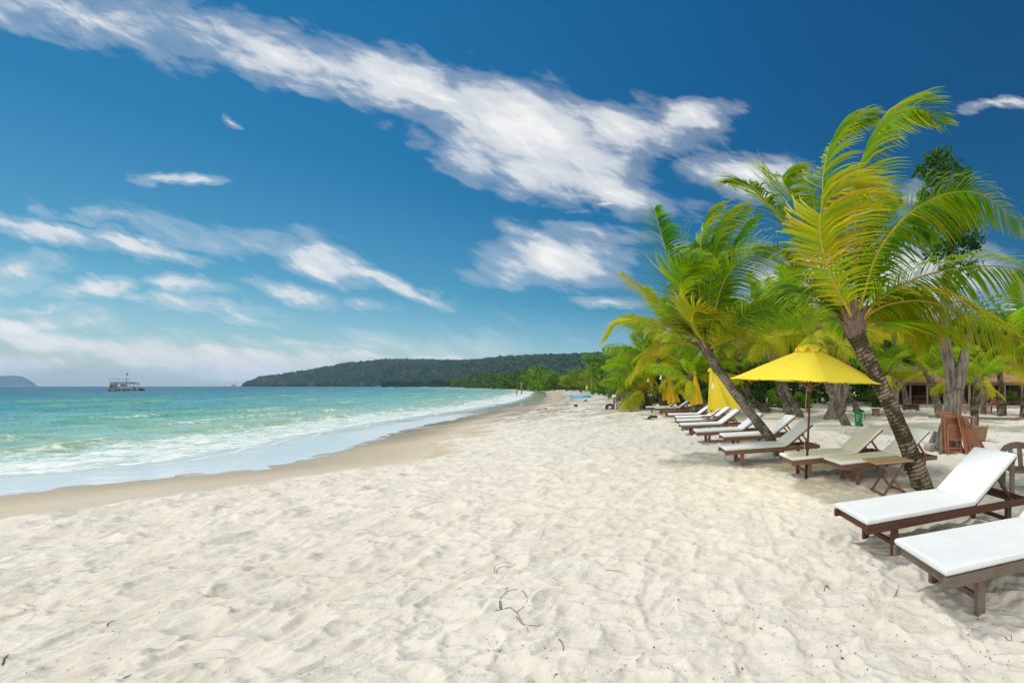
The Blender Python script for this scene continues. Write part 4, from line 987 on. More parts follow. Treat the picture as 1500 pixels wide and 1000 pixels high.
put_bed(dup(bare_, (0,0,0), 0, 'bare dark wooden sunbed without pad, farther of two behind the umbrella pole', BEDG), (1118,594.5), R(15), .35)

# ------------------------------------------------------------------ tables
def folding_table(label, cx, ang, L=.78, Wd=.50, h=.50, wd='wood_teak', topm='wood_table', base=None):
    t = thing('folding_table', label, 'table', base or (cx[0], cx[1], 0), ang, None)
    g = Geo(); n = 7
    for i in range(n): g.box((0, (i-(n-1)/2)*Wd/n, h), (L, Wd/n-.004, .022), b=.003)
    g.build('table_top', M[topm], t)
    for y in (-Wd/2+.05, Wd/2-.05):
        for sg in (-1, 1):
            g = Geo(); g.bar((-sg*L*.30, y+sg*.013, -.03), (sg*L*.30, y+sg*.013, h-.014), .022, .036, (1,0,0)); g.build('leg', M[wd], t)
    for sg in (-1, 1):
        g = Geo(); g.bar((-sg*L*.30, -Wd/2+.04, .03), (-sg*L*.30, Wd/2-.04, .03), .03, .03); g.build('stretcher', M[wd], t)
    return t
p = G(1301, 722); folding_table('small folding wooden table with crossed legs beside the leaning main palm', (p.x, p.y+.05), R(22), .66, .46, .50)
p = G(1046, 629); folding_table('small brown folding table standing between two white-padded sunbeds', (p.x, p.y), R(8), .92, .5, .50, 'wood_teak', 'wood_teak')

# ------------------------------------------------------------------ umbrellas
def open_umbrella(label, base, Rr, zh, za, rot):
    t = thing('beach_umbrella', label, 'umbrella', base); zt = za-.055
    g = Geo(); g.tube([(0,0,-.1),(0,0,.28)], .028, 12); g.build('ground_sleeve', M['plastic_black'], t, True)
    g = Geo(); g.tube([(0,0,.26),(.006,0,.95),(0.012,0,za+.05)], [.021,.02,.017], 12); g.build('pole', M['wood_dark'], t, True)
    g = Geo(); n = 8; S_ = 14; RR = 22; vs = []; fs = []; r0 = .19
    for i in range(RR+1):
        f = i/RR
        for k in range(n*S_):
            u = (k % S_)/S_; a = 2*math.pi*k/(n*S_)+rot; k0 = 2*math.pi*(k//S_)/n+rot; k1 = k0+2*math.pi/n
            ra = r0+(Rr-r0)*f; x = ra*(math.cos(k0)*(1-u)+math.cos(k1)*u); y = ra*(math.sin(k0)*(1-u)+math.sin(k1)*u)
            z = zt-(zt-zh)*(f**1.06)-.035*math.sin(math.pi*u)*math.sin(math.pi*min(1, f*1.0))*.9+.012*math.sin(math.pi*u)*f
            z += .011*math.exp(-((min(u,1-u))/.03)**2)*(f > .02)+.007*mnoise.noise(V((a*5, f*9, 4.0)))*f+.008*mnoise.noise(V((x*3, y*3, 2.0)))+.006*mnoise.noise(V((a*14, f*2, 0)))*f
            vs.append((x, y, z))
    m_ = n*S_
    for i in range(RR):
        for k in range(m_): fs.append((i*m_+k, i*m_+(k+1) % m_, (i+1)*m_+(k+1) % m_, (i+1)*m_+k))
    g.add(vs, fs); g.build('canopy', M['canvas_yellow'], t, True)
    g = Geo(); prof = [(.012, zt+.135), (.09, zt+.122), (.18, zt+.085), (.255, zt+.030), (.285, zt-.008), (.287, zt-.014)]
    g.lathe(prof, 96, fn=lambda r, z, a, i: (r*(1+.02*math.cos((a-rot)*8)*(r > .15)), z+(.05*max(0, -math.cos((a-rot)*8))*((r/.27)**6) if r > .1 else 0)-0.004*abs(math.sin(a*4)))); g.build('vent_cap', M['canvas_yellow'], t, True)
    for k in range(n):
        a = 2*math.pi*k/n+rot; d = V((math.cos(a), math.sin(a), 0)); g = Geo()
        g.bar(d*.03+V((0,0,zt-.02)), d*(Rr-.01)+V((0,0,zh-.018)), .016, .018, b=.002)
        g.bar(d*.03+V((0,0,zh-.10)), d*(Rr*.52)+V((0,0,zt-(zt-zh)*.52-.03)), .012, .014, b=.002); g.build('rib', M['wood_teak'], t)
    g = Geo(); g.tube([(0,0,zh-.17),(0,0,zh-.05)], .04, 12); g.build('runner_hub', M['wood_teak'], t, True)
    g = Geo(); g.tube([(-.05,-.03,zh-.06),(-.062,-.032,1.0),(-.05,-.03,.32),(-.03,-.01,.25)], .005, 6); g.build('rope', M['rope'], t, True)
    g = Geo(); g.lathe([(.001,za+.11),(.014,za+.09),(.012,za+.06),(.022,za+.045),(.02,za+.0)], 10); g.build('finial', M['wood_dark'], t, True)
    return t
ou = open_umbrella('fully open bright yellow beach umbrella on a dark wooden pole', G(1181,701), 1.39, 1.715, 2.315, R(12)); ou.rotation_euler = (0, R(2.2), 0)
def furled_umbrella(label, base, apex_z, hem_z, wl, wr, lean=(0,0), mat='canvas_yellow_aged', depth=.5):
    """half-closed umbrella, its cloth hanging round the pole and blown to one side; wl, wr: reach of the hem left and right"""
    t = thing('beach_umbrella', label, 'umbrella', base, 0, 'furled yellow umbrellas among the sunbeds')
    lx, ly = lean
    g = Geo(); g.tube([(0,0,-.1),(lx*.5,ly*.5,apex_z*.5),(lx,ly,apex_z+.06)], [.022,.02,.016], 10); g.build('pole', M['wood_teak'], t, True)
    g = Geo(); N_, RW = 72, 24; vs = []; fs = []
    for i in range(RW+1):
        f = i/RW; z = apex_z-(apex_z-hem_z)*f; cx = lx*z/apex_z; cy = ly*z/apex_z; ro = .035+.0*f
        ww = lerpl([0,.06,.1,.5,1], [.04,.12,.2,.62,1], f)
        for k in range(N_):
            a = 2*math.pi*k/N_; c_, s_ = math.cos(a), math.sin(a)
            rx = (wr if c_ > 0 else wl)*ww; ryy = depth*ww*.55
            fold = 1+(.10+.16*f)*math.cos(a*8+1.2*math.sin(f*2.2))*min(1, f*3)+.05*math.cos(a*17+f*3)*f
            x = cx+c_*(max(rx, .03))*fold; y = cy+s_*max(ryy, .03)*fold
            zz = z+(.07*f*c_*(1 if wr > wl else -1)*min(1, abs(wr-wl)/.3))+.03*f*f*math.cos(a*8)
            vs.append((x, y, zz))
    for i in range(RW):
        for k in range(N_): fs.append((i*N_+k, (i+1)*N_+k, (i+1)*N_+(k+1) % N_, i*N_+(k+1) % N_))
    g.add(vs, fs); g.build('canopy', M[mat], t, True)
    g = Geo(); g.lathe([(.01,.08),(.05,.05),(.085,-.02),(.10,-.075)], 32, (lx,ly,apex_z), fn=lambda r, z, a, i: (r*(1+.12*math.cos(a*8)), z+.015*math.cos(a*8)*(i > 1))); g.build('vent_cap', M[mat], t, True)
    return t
b = G(1042,621.5); k_ = b.y/F
furled_umbrella('half-open yellow umbrella with its cloth blown right, next to the second palm trunk', b, 2.34, .62, .09, 1.02, (-.05,0), 'canvas_yellow', .55)
furled_umbrella('narrow furled yellow umbrella behind the short leaning palm', G(1017,613), 2.34, .72, .16, .36, (.02,0))
furled_umbrella('furled yellow umbrella tilting left behind the curved palm trunk', G(986,604.5), 2.34, .62, .20, .42, (-.28,0))
furled_umbrella('small furled yellow umbrella farthest back, left of the curved palm trunk', G(976,600.5), 2.2, .68, .16, .34, (-.16,0))

# ------------------------------------------------------------------ folding chairs
def chair_flat(label, group):
    """folded slatted garden chair standing upright in its own x-z plane, thickness along y"""
    t = thing('folding_chair', label, 'chair', (0,0,0), 0, group)
    for x in (-.215, .215):
        g = Geo(); g.bar((x,0,0), (x*.96,0,.92), .028, .045, (0,1,0)); g.build('leg', M['wood_chair'], t)
        g = Geo(); g.bar((x*.82,-.045,-.02), (x*.80,-.04,.64), .026, .04, (0,1,0)); g.build('leg', M['wood_chair'], t)
    g = Geo(); g.box((0,0,.90), (.46,.024,.06), b=.004); g.box((0,0,.60), (.42,.02,.04), b=.004)
    for i in range(9): g.box((-.16+i*.04,0,.75), (.018,.012,.27), b=.002)
    g.build('backrest', M['wood_chair'], t)
    g = Geo()
    for i in range(9): g.box((-.15+i*.0375,-.05,.50), (.026,.014,.36), b=.002)
    g.box((0,-.045,.68), (.36,.022,.035), b=.003); g.box((0,-.045,.33), (.36,.022,.035), b=.003)
    g.build('seat', M['wood_chair'], t)
    g = Geo(); g.box((0,-.045,.06), (.36,.02,.03), b=.003); g.box((0,.0,.14), (.40,.02,.03), b=.003); g.build('stretcher', M['wood_chair'], t)
    return t
FG = 'folding chairs stacked against the tall tree'
cb = G(1397,665)
c0 = chair_flat('folded slatted chair facing the beach, frontmost of the stack against the tall tree', FG); c0.location = (cb.x, cb.y-.02, 0); c0.rotation_euler = (R(-12), R(4), R(14)); c0.scale = (1.0,1,1.02)
c1 = dup(c0, (cb.x+.00, cb.y+.16, .01), 0, 'folded slatted chair directly behind the frontmost one of the stack', FG); c1.rotation_euler = (R(-9), R(2), R(10)); c1.scale = (1.08,1,1.08)
for i, (dx, dy, rz, tilt, lab) in enumerate([(.36,.10,-67,-12,'folded chair seen edge-on, first right of the frontmost chair of the stack'), (.50,.14,-66,-16,'folded chair seen edge-on in the middle of the stack by the tree'), (.64,.16,-65,-20,'folded chair seen edge-on, second from the outer end of the stack'), (.80,.20,-64,-27,'outermost folded chair leaning at the right end of the stack')]):
    c = dup(c0, (cb.x+dx, cb.y+dy, 0), 0, lab, FG); c.rotation_euler = (R(tilt), 0, R(-rz)); c.scale = (1,1,1.02)
def chair_open(label, loc, rz, s_=1.0):
    t = thing('folding_chair', label, 'chair', loc, rz, 'open folding chairs round the dining table')
    for y in (-.21,.21):
        g = Geo(); g.bar((.22,y,0), (-.26,y,.92), .026, .045, (0,1,0)); g.build('leg', M['wood_chair'], t)
        g = Geo(); g.bar((-.22,y*.86,0), (.22,y*.86,.44), .026, .04, (0,1,0)); g.build('leg', M['wood_chair'], t)
    g = Geo(); n_ = 9
    for i in range(n_): g.box((-.17+i*.043,0,.45), (.032,.42,.016), b=.002)
    g.build('seat', M['wood_chair'], t); g = Geo()
    for z in (.60,.88): g.box((-.26+(.92-z)*.52,0,z), (.026,.44,.055), Matrix.Rotation(-R(27),3,'Y'), .003)
    for i in range(8): g.bar((-.26+.32*.52,-.16+i*.046,.60), (-.26+.04*.52,-.16+i*.046,.88), .022, .012, b=.002)
    g.build('backrest', M['wood_chair'], t); g = Geo(); g.box((.1,0,.22), (.025,.40,.03), b=.003); g.build('stretcher', M['wood_chair'], t)
    t.scale = (s_,)*3; return t
def gp(px, py, z=0): p = G(px, py, z); return (p.x, p.y, 0)
def dining(px, py, lab, Lx, Wy, rz, mt, h=.74):
    t = thing('dining_table', lab, 'table', gp(px, py), rz); g = Geo()
    for i in range(6): g.box((0,(i-2.5)*Wy/6,h), (Lx,Wy/6-.006,.03), b=.003)
    g.build('table_top', M[mt], t)
    for x in (-1,1):
        for y in (-1,1): g = Geo(); g.box((x*(Lx/2-.1), y*(Wy/2-.08), h/2-.03), (.07,.07,h), b=.004); g.build('leg', M[mt], t)
    g = Geo()
    for y in (-1,1): g.box((0,y*(Wy/2-.08),h-.06), (Lx-.24,.03,.08), b=.003)
    g.build('apron', M[mt], t); return t
dining(1487, 607, 'dark wooden dining table in the shade at the right edge', 1.9, .9, R(10), 'wood_dark')
dining(1437, 604, 'brown wooden dining table half hidden by the short dark palm', 1.2, .8, R(8), 'wood_dark')
chair_open('reddish folding chair left of the half-hidden dining table, turned right', gp(1414,606), R(20), 1.05)
chair_open('folding chair right of the short dark palm, turned left to the table', gp(1449,607), R(175), 1.05)
chair_open('reddish folding chair facing the dark dining table at the right edge', gp(1462,608), R(5), 1.05)

# ------------------------------------------------------------------ rough wooden seats
def stump_stool(label, base, r, h, mat='stump_wood', top=None):
    t = thing('stump_stool', label, 'stool', base); g = Geo()
    g.lathe([(r*1.05,-.08),(r*1.0,.05),(r*.82,h*.5),(r*.95,h*.93)], 20, fn=lambda q, z, a, i: (q*(1+.06*math.sin(a*5+1)+.04*math.sin(a*3)), z)); g.build('base', M[mat], t, True)
    g = Geo(); g.lathe([(.001,h-.05),(r*1.2,h-.05),(r*1.25,h-.03),(r*1.2,h),(.001,h)], 22, fn=lambda q, z, a, i: (q*(1+.05*math.sin(a*4)), z)); g.build('seat', M[top or mat], t); return t
stump_stool('thick pinkish stump stool in front of the pavilion, right of the green bin', gp(1283,609), .22, .40, 'wood_pink', 'wood_weathered')
stump_stool('low dark stump table at the foot of the curving dark-trunked palm', gp(1120,603.5), .34, .55, 'wood_weathered', 'wood_weathered')
def bench(label, base, rz, L, back=True, mt='wood_pink', s_=1.0):
    t = thing('wooden_bench', label, 'bench', base, rz, None)
    g = Geo(); g.box((0,0,.43), (L,.34,.05), b=.008); g.build('seat', M[mt], t)
    for x in (-L/2+.1, L/2-.1): g = Geo(); g.box((x,0,.2), (.11,.28,.44), b=.01); g.build('leg', M[mt], t)
    if back:
        for x in (-L/2+.12, L/2-.12): g = Geo(); g.bar((x,.14,.43), (x,.2,.80), .07, .04, (0,1,0)); g.build('back_post', M[mt], t)
        g = Geo(); g.box((0,.185,.76), (L*.98,.035,.17), b=.008); g.build('back_board', M[mt], t)
    t.scale = (s_,)*3; return t
bench('small pinkish plank chair with short back behind the leaning stacked chairs', gp(1416,626), R(-8), .66, True, 'wood_pink', 1.0)
bench('small weathered bench in the shade right of the flared dark tree', gp(1244,603), R(5), .78, True, 'wood_weathered')
bench('reddish bench almost hidden behind the pale slanting palm by the bin', gp(1233,598.5), R(3), .7, True, 'wood_teak', 1.1)
def chest(label, base, rz, d, mt):
    t = thing('low_platform', label, 'bench', base, rz); g = Geo()
    for i in range(5): g.box(((i-2)*d[0]/5,0,d[2]), (d[0]/5-.01,d[1],.045), b=.004)
    g.build('top', M[mt], t); g = Geo(); g.box((0,0,d[2]*.58), (d[0]*.95,d[1]*.9,d[2]*.62), b=.01); g.build('frame', M[mt], t)
    for x in (-1,1):
        for y in (-1,1): g = Geo(); g.box((x*d[0]*.43,y*d[1]*.38,d[2]*.2), (.09,.09,d[2]*.5), b=.004); g.build('leg', M[mt], t)
    return t
chest('low dark red plank platform on the terrace left of the tall tree', gp(1334,601.5), R(4), (1.05,.6,.38), 'wood_dark')
# armchair at the right edge, behind the head of the second sunbed
def armchair(label, base, rz):
    t = thing('wooden_armchair', label, 'chair', base, rz); t.scale = (.86,.86,.80)
    g = Geo()
    for i in range(3): g.box((0,-.18+i*.17,.43), (.62,.16,.045), b=.012)
    g.build('seat', M['wood_weathered'], t)
    for x in (-.30,.30):
        for y, h in ((-.24,.64),(.26,.62)): g = Geo(); g.bar((x,y,-.06), (x*.97,y*.98,h), .085, .075, (1,0,0), .014); g.build('leg', M['wood_weathered'], t)
        g = Geo(); g.tube([V((x*1.0,y_,z_)) for y_, z_ in ((-.30,.645),(-.1,.67),(.12,.665),(.28,.64))], [.045,.05,.05,.045], 8); g.build('armrest', M['wood_weathered'], t, True)
    g = Geo(); cv = spline([(-.36,.27,.66),(-.22,.33,.80),(0,.35,.86),(.22,.33,.80),(.36,.27,.66)], 18); vs = []; fs = []
    for p in cv: vs += [p+V((0,-.03,-.065)), p+V((0,.03,-.06)), p+V((0,.03,.06)), p+V((0,-.03,.055))]
    for i in range(17):
        for k in range(4): fs.append((i*4+k, (i+1)*4+k, (i+1)*4+(k+1)%4, i*4+(k+1)%4))
    fs += [(0,1,2,3)[::1], (68,71,70,69)]; g.add(vs, fs); g.build('top_rail', M['wood_weathered'], t)
    for x in (-.14,.02,.17): g = Geo(); g.bar((x,.26,.44), (x*1.05,.345,.82), .085, .028, (0,1,0), .01); g.build('back_slat', M['wood_weathered'], t)
    return t
a = G(1497, 729); armchair('weathered grey wooden armchair with curved back at the right edge behind a sunbed', (a.x+.22, a.y+.35, 0), R(-8))

# ------------------------------------------------------------------ green bin, basket, log
def bin_():
    t = thing('wheelie_bin', 'green plastic wheelie bin with its lid hanging open beside the pale slanting palm', 'bin', gp(1257.5,624), R(-6)); w0, w1, d0, d1, h = .27, .335, .23, .30, .62
    g = Geo(); zs = [0,.03,h*.9,h*.92,h]; vs = []; fs = []
    def ringp(w_, d, z): return [(-w_/2,-d/2,z),(w_/2,-d/2,z),(w_/2,d/2,z),(-w_/2,d/2,z)]
    rows = [ringp(w0,d0,.04), ringp(w1,d1,h*.9), ringp(w1+.05,d1+.05,h*.91), ringp(w1+.05,d1+.05,h), ringp(w1-.01,d1-.01,h), ringp(w0-.03,d0-.03,.1)]
    for r in rows: vs += r
    for i in range(5):
        for k in range(4): fs.append((i*4+k, i*4+(k+1)%4, (i+1)*4+(k+1)%4, (i+1)*4+k))
    fs += [(3,2,1,0), (20,21,22,23)]; g.add(vs, fs); g.build('body', M['plastic_green'], t)
    g = Geo(); m = Matrix.Rotation(R(82), 3, 'Y'); g.box((w1/2+.075,.0,h-.16), (.36,d1+.02,.03), Matrix.Rotation(R(80),3,'Y'), .008); g.build('lid', M['plastic_green'], t)
    g = Geo(); g.tube([(w1/2+.04,-d1/2,h-.0),(w1/2+.04,d1/2,h-.0)], .022, 8); g.box((w1/2-.05,.02,h+.025), (.2,.2,.04), b=.012); g.build('handle', M['plastic_black'], t)
    for y in (-.12,.12): g = Geo(); g.tube([(w0/2+.0,y-.018,.05),(w0/2+.0,y+.018,.05)], .055, 14); g.build('wheel', M['plastic_black'], t)
    # white recycling mark and strokes on the front
    g = Geo(); yf = lambda z: -(d0+(d1-d0)*(z-.04)/(h*.9-.04))/2-.003
    for k in range(3):
        a0 = R(90+120*k); pts = []
        for j in range(2): an = a0+R(-36+j*72); pts.append((.066*math.cos(an)-.035, 0, .40+.066*math.sin(an)))
        for (x0,_,z0),(x1,_,z1) in zip(pts[:-1], pts[1:]): g.bar((x0,yf(z0),z0), (x1,yf(z1),z1), .012, .005, (0,1,0), .001)
        x1,_,z1 = pts[-1]; an = a0+R(36); tx, tz = -math.sin(an), math.cos(an)
        g.add([(x1+tx*.03, yf(z1)-.001, z1+tz*.03), (x1+math.cos(an)*.02, yf(z1)-.001, z1+math.sin(an)*.02), (x1-math.cos(an)*.02, yf(z1)-.001, z1-math.sin(an)*.02)], [(0,1,2)])
    for j, wd_ in enumerate((.07,.05)): g.bar((-.07,yf(.27-.04*j),.27-.04*j), (-.07+wd_,yf(.27-.04*j),.27-.04*j), .014, .005, (0,1,0), .001)
    g.build('recycling_mark', M['plastic_white'], t)
bin_()
t = thing('wicker_basket', 'round tan wicker basket standing on the sand right of the stacked chairs', 'basket', gp(1435,645.5))
g = Geo(); g.lathe([(.001,.01),(.15,.01),(.165,.02),(.20,.2),(.235,.40),(.245,.42),(.225,.42),(.19,.2),(.15,.04),(.001,.04)], 36, fn=lambda r, z, a, i: (r*(1+.012*math.sin(a*18)), z)); g.build('body', M['wicker'], t, True)
g = Geo(); g.tube([(.24*math.cos(i*.2618), .24*math.sin(i*.2618), .42) for i in range(25)], .014, 6); g.build('rim', M['wicker'], t, True)
for sg in (-1,1): g = Geo(); g.tube(spline([(sg*.235,-.06,.42),(sg*.25,-.04,.475),(sg*.25,.04,.475),(sg*.235,.06,.42)], 8), .011, 6); g.build('handle', M['wicker'], t, True)
lp = G(1365,660.5); g = Geo(); g.tube([V((-.17,0,.09)), V((-.15,.01,.09)), V((0,.02,.095)), V((.17,0,.09)), V((.19,0,.09))], [.06,.10,.105,.10,.06], 14, wob=lambda i, a: 1+.1*math.sin(a*3+i)); o = g.build('short_log', M['stone_pale'], None, True); o.location = lp; tag(o, 'short pale log lying at the foot of the tall grey tree', 'log')

# ------------------------------------------------------------------ pavilion
def pavilion(label, px0, px1, py_e, Yf, depth, py_r, nposts, floor=.0, name='open_pavilion'):
    bx0, bx1 = (px0-PPX)*Yf/F, (px1-PPX)*Yf/F; ze = H+(PPY-py_e)*Yf/F; zr = H+(PPY-py_r)*(Yf+depth/2)/F; cx = (bx0+bx1)/2; hw = (bx1-bx0)/2
    t = thing(name, label, 'pavilion', (cx, Yf, 0)); g = Geo()
    e = .12
    vs = [(-hw,0,ze),(hw,0,ze),(hw-1.2,depth/2,zr),(-hw+1.2,depth/2,zr),(-hw,depth,ze),(hw,depth,ze)]; vs += [(x,y,z-e) for x,y,z in vs]
    g.add(vs, [(0,1,2,3),(3,2,5,4),(1,5,2),(4,0,3),(9,8,7,6),(10,11,8,9),(8,11,7),(9,6,10),(0,6,7,1),(1,7,11,5),(5,11,10,4),(4,10,6,0)])
    rf = g.build('roof', M['roof_tile'], t)
    g = Geo(); g.tube([(-hw+1.2,depth/2,zr+.03),(hw-1.2,depth/2,zr+.03)], .09, 8); g.build('ridge_cap', M['roof_tile'], rf, True)
    for i in range(nposts):
        x = -hw+.35+(2*hw-.7)*i/(nposts-1)
        for y in (.4, depth-.4): g = Geo(); g.bar((x,y,-.1), (x,y,ze-.05), .15, .15, (1,0,0), .01); g.build('post', M['wood_grey'], t)
    g = Geo(); g.box((0,.4,ze-.16), (2*hw-.3,.12,.16), b=.006); g.box((0,depth-.4,ze-.16), (2*hw-.3,.12,.16), b=.006); g.build('beam', M['wood_grey'], t)
    g = Geo(); g.box((0,depth-.25,ze*.45), (2*hw-.4,.06,ze*.9), b=.004); g.build('back_wall', M['wood_dark'], t)
    g = Geo()
    for z in (.45,.85): g.box((0,.42,z), (2*hw-.6,.05,.07), b=.004)
    for i in range(int(hw*9)): g.box((-hw+.4+i*(2*hw-.8)/(hw*9),.42,.45), (.04,.03,.85), b=.003)
    g.build('railing', M['wood_dark'], t)
    g = Geo(); g.box((0,depth/2,.06), (2*hw,depth,.3), b=.01); g.build('floor_slab', M['stone_pale'], t)
    return t
pavilion('open pavilion with terracotta tiled roof between the main palm and the tall tree', 1278, 1392, 559.5, 31, 5.5, 538, 5)
pavilion('open pavilion with terracotta tiled roof behind the dining chairs at the right', 1416, 1560, 559, 29.5, 5.5, 532, 6)
g = Geo(); a0 = G(1360,611.5); a1 = G(1560,617.5); g.bar((a0.x,a0.y,.03), (a1.x,a1.y,.03), .16, .16, b=.02); o = g.build('terrace_edging', M['wood_grey']); tag(o, 'long dark timber edging on the sand in front of the dining chairs', 'edging')
g = Geo(); g.bar(V(gp(1487,614))+V((0,0,.08)), V(gp(1540,616))+V((0,0,.08)), .35, .05, b=.01); o = g.build('plank', M['wood_chair']); tag(o, 'reddish plank lying on the sand at the right edge before the timber edging', 'plank')

# ------------------------------------------------------------------ fence, sign box, frame, tyre
t = thing('stick_fence', 'rough fence of uneven grey sticks left of the far sunbeds', 'fence', gp(930,599.5)); fb = t.location; rnd = random.Random(77)
fx = [(898,599.5)]+[(903+i*1.95+rnd.uniform(-.5,.5), 599.6+.1*rnd.random()) for i in range(29)]+[(960,599),(966,598.6),(972,598),(978,597.5)]
for i, (px, py) in enumerate(fx):
    p = G(px, py)-fb; hgt = rnd.uniform(.85,1.25) if i else 1.0; g = Geo(); lean_ = rnd.uniform(-.07,.07)
    if rnd.random() < .15 and i: hgt += .3
    g.tube([p+V((0,0,-.1)), p+V((lean_*.4+rnd.uniform(-.015,.015),0,hgt*.5)), p+V((lean_,.02,hgt))], [.03,.026,.018], 6); g.build('stick', M['wood_grey'], t, True)
g = Geo(); p0 = G(899,599.5)-fb; p1 = G(978,597.5)-fb
for z in (.35,.85): g.tube([p0+V((0,.03,z)), (p0+p1)/2+V((0,.03,z-.03)), p1+V((0,.03,z))], .014, 6)
g.build('rail', M['wood_grey'], t, True)
t = thing('sign_box', 'small white box on a grey post at the corner of the stick fence', 'sign', gp(899.5,600)); g = Geo(); g.bar((0,0,-.1),(0.02,0,.86),.07,.07,(1,0,0),.006); g.build('post', M['wood_grey'], t); g = Geo(); g.box((.04,-.04,.95), (.29,.12,.2), b=.012); g.build('box', M['paint_white'], t)
t = thing('sign_board', 'small blue-edged white sign board leaning on the sand by the fence corner', 'sign', gp(886,599.3), R(4)); g = Geo(); g.box((0,0,.17), (.36,.02,.30), Matrix.Rotation(R(-10),3,'X'), .003); g.build('panel', M['paint_white'], t)
g = Geo(); g.bar((-.2,0.02,-.02),(-.2,.08,.36),.03,.03,(1,0,0)); g.bar((.2,0.02,-.02),(.2,.08,.36),.03,.03,(1,0,0)); g.bar((-.2,.08,.34),(.2,.08,.34),.03,.03); g.bar((-.2,.03,.02),(.2,.03,.02),.03,.03); g.build('frame', M['paint_blue'], t)
g = Geo(); g.tube([(.21*math.cos(i*.2618), .02*math.sin(i*.5), .2+.21*math.sin(i*.2618)) for i in range(25)], .075, 10, cap=False); o = g.build('old_tyre', M['plastic_black'], None, True); o.location = gp(892.5,600); o.rotation_euler = (R(-30),0,R(15)); tag(o, 'old black tyre leaning beside the blue-edged sign at the fence corner', 'tyre')

# ------------------------------------------------------------------ far beach: canoe, flag, poles
def canoe():
    b = G(850,582); t = thing('blue_canoe', 'blue canoe lying upside down on the far sand', 'canoe', b, R(6)); L = 2.9; g = Geo(); vs = []; fs = []; n, k = 22, 9
    for i in range(n):
        u = -1+2*i/(n-1); w_ = .40*(1-abs(u)**2.4)+.015; h = .34*(1-.35*abs(u)**3); lift = .18*abs(u)**2.5*(1 if u > 0 else .4)
        for j in range(k): a = math.pi*j/(k-1); vs.append((u*L/2, -math.cos(a)*w_, math.sin(a)*h*.9+lift*.3))
    for i in range(n-1):
        for j in range(k-1): fs.append((i*k+j, (i+1)*k+j, (i+1)*k+j+1, i*k+j+1))
    g.add(vs, fs); g.build('hull', M['paint_azure'], t, True)
    g = Geo(); g.tube([(-1+2*i/12 and (-L/2+L*i/12), 0, .30*(1-.35*abs(-1+i/6)**3)+.02+.05*abs(-1+i/6)**2.5) for i in range(13)], .022, 6); g.build('keel', M['paint_azure'], t, True)
    for sg in (-1,1): g = Geo(); g.tube([(u*L/2, sg*(.40*(1-abs(u)**2.4)+.02), .02+.054*abs(u)**2.5) for u in np.linspace(-.97,.97,15)], .025, 6); g.build('gunwale', M['paint_azure'], t, True)
canoe()
def pole(label, px, pyb, pyt, r, cat='pole', name='beach_pole', z=0.0, mat='wood_grey', lean_=0):
    b = G(px, pyb, z); hgt = (pyb-pyt)*b.y/F; g = Geo(); g.tube([(0,0,-.4),(lean_*.5,0,hgt*.5),(lean_,0,hgt)], [r,r*.9,r*.75], 8); o = g.build(name, M[mat], None, True); o.location = b; return tag(o, label, cat)
pole('tall pale wooden pole standing at the top of the far beach', 866.5, 577, 542, .10)
pole('short thin stick standing left of the green and yellow flag', 852, 576, 560, .05)
b = G(861,577.5); t = thing('feather_flag', 'green and yellow feather flag on the far beach beside the tall pole', 'flag', b); kk = b.y/F
g = Geo(); g.tube([(0,0,-.1),(0,0,1.2),(.1,0,13.5*kk)], .03, 6); g.build('pole', M['wood_grey'], t, True)
for nm, z0, z1, mt in (('upper_cloth', 8*kk, 13.5*kk, 'flag_yellow'), ('lower_cloth', 3.5*kk, 8*kk, 'flag_green')):
    g = Geo(); vs = []; fs = []
    for i in range(7):
        for j in range(5): u = i/6; v_ = j/4; vs.append((-.03-.40*v_*(1-.15*u), .05*math.sin(u*5+v_*4), z0+(z1-z0)*u))
    for i in range(6):
        for j in range(4): fs.append((i*5+j, i*5+j+1, i*5+j+6, i*5+j+5))
    n0 = len(vs); vs += [(x, y+.012, z) for x, y, z in vs]; fs += [tuple(n0+q for q in f[::-1]) for f in fs]; g.add(vs, fs); g.build(nm, M[mt], t, True)
def lumps(name, label, cat, px, py, r, mat, seed, z=.0):
    g = Geo(); g.blob((0,0,r[2]*.55), r, .28, 1.8, 3, seed=seed, flat=-.02); o = g.build(name, M[mat], None, True); o.location = gp(px, py); return tag(o, label, cat)
t = thing('dark_bundle', 'crumpled dark bundle lying alone on the sand before the far sunbeds', 'bundle', gp(953.5,614.5), R(14)); g = Geo(); g.blob((.08,0,.09), (.22,.14,.11), .45, 2.4, 4, seed=3, flat=.0); g.build('body', M['cloth_dark'], t, True); g = Geo(); g.blob((-.18,.02,.035), (.2,.1,.045), .5, 3, 3, seed=6, flat=0); g.build('flap', M['cloth_dark'], t, True)
lumps('coconut', 'brown coconut on the far sand right of the canoe', 'coconut', 858, 588, (.16,.14,.14), 'driftwood', 4)
lumps('coconut', 'brown coconut on the open sand left of the blue-edged sign', 'coconut', 843.6, 596, (.14,.13,.13), 'driftwood', 5)
lumps('red_float', 'tiny red float lying near the weed line of the far beach', 'float', 799.5, 599.6, (.10,.08,.08), 'paint_red', 6)
# posts standing in the water at the far bend
for px, pb, pt_, lab in ((764,577,559.5,'tall thin post standing in the shallows at the bend of the bay'), (757,578,569,'shorter post standing in the shallows left of the tall thin post')):
    b = G(px, pb, ZW); kk = b.y/F; t = thing('water_post', lab, 'post', b); hgt = (pb-pt_)*kk; g = Geo(); g.tube([(0,0,-1),(0,0,hgt)], .14, 8); g.build('post', M['wood_grey'], t, True)
    g = Geo(); g.tube([(-2.2*kk,0,hgt*.86),(2.0*kk,0,hgt*.80)], .07, 6); g.build('crossbar', M['wood_grey'], t, True)

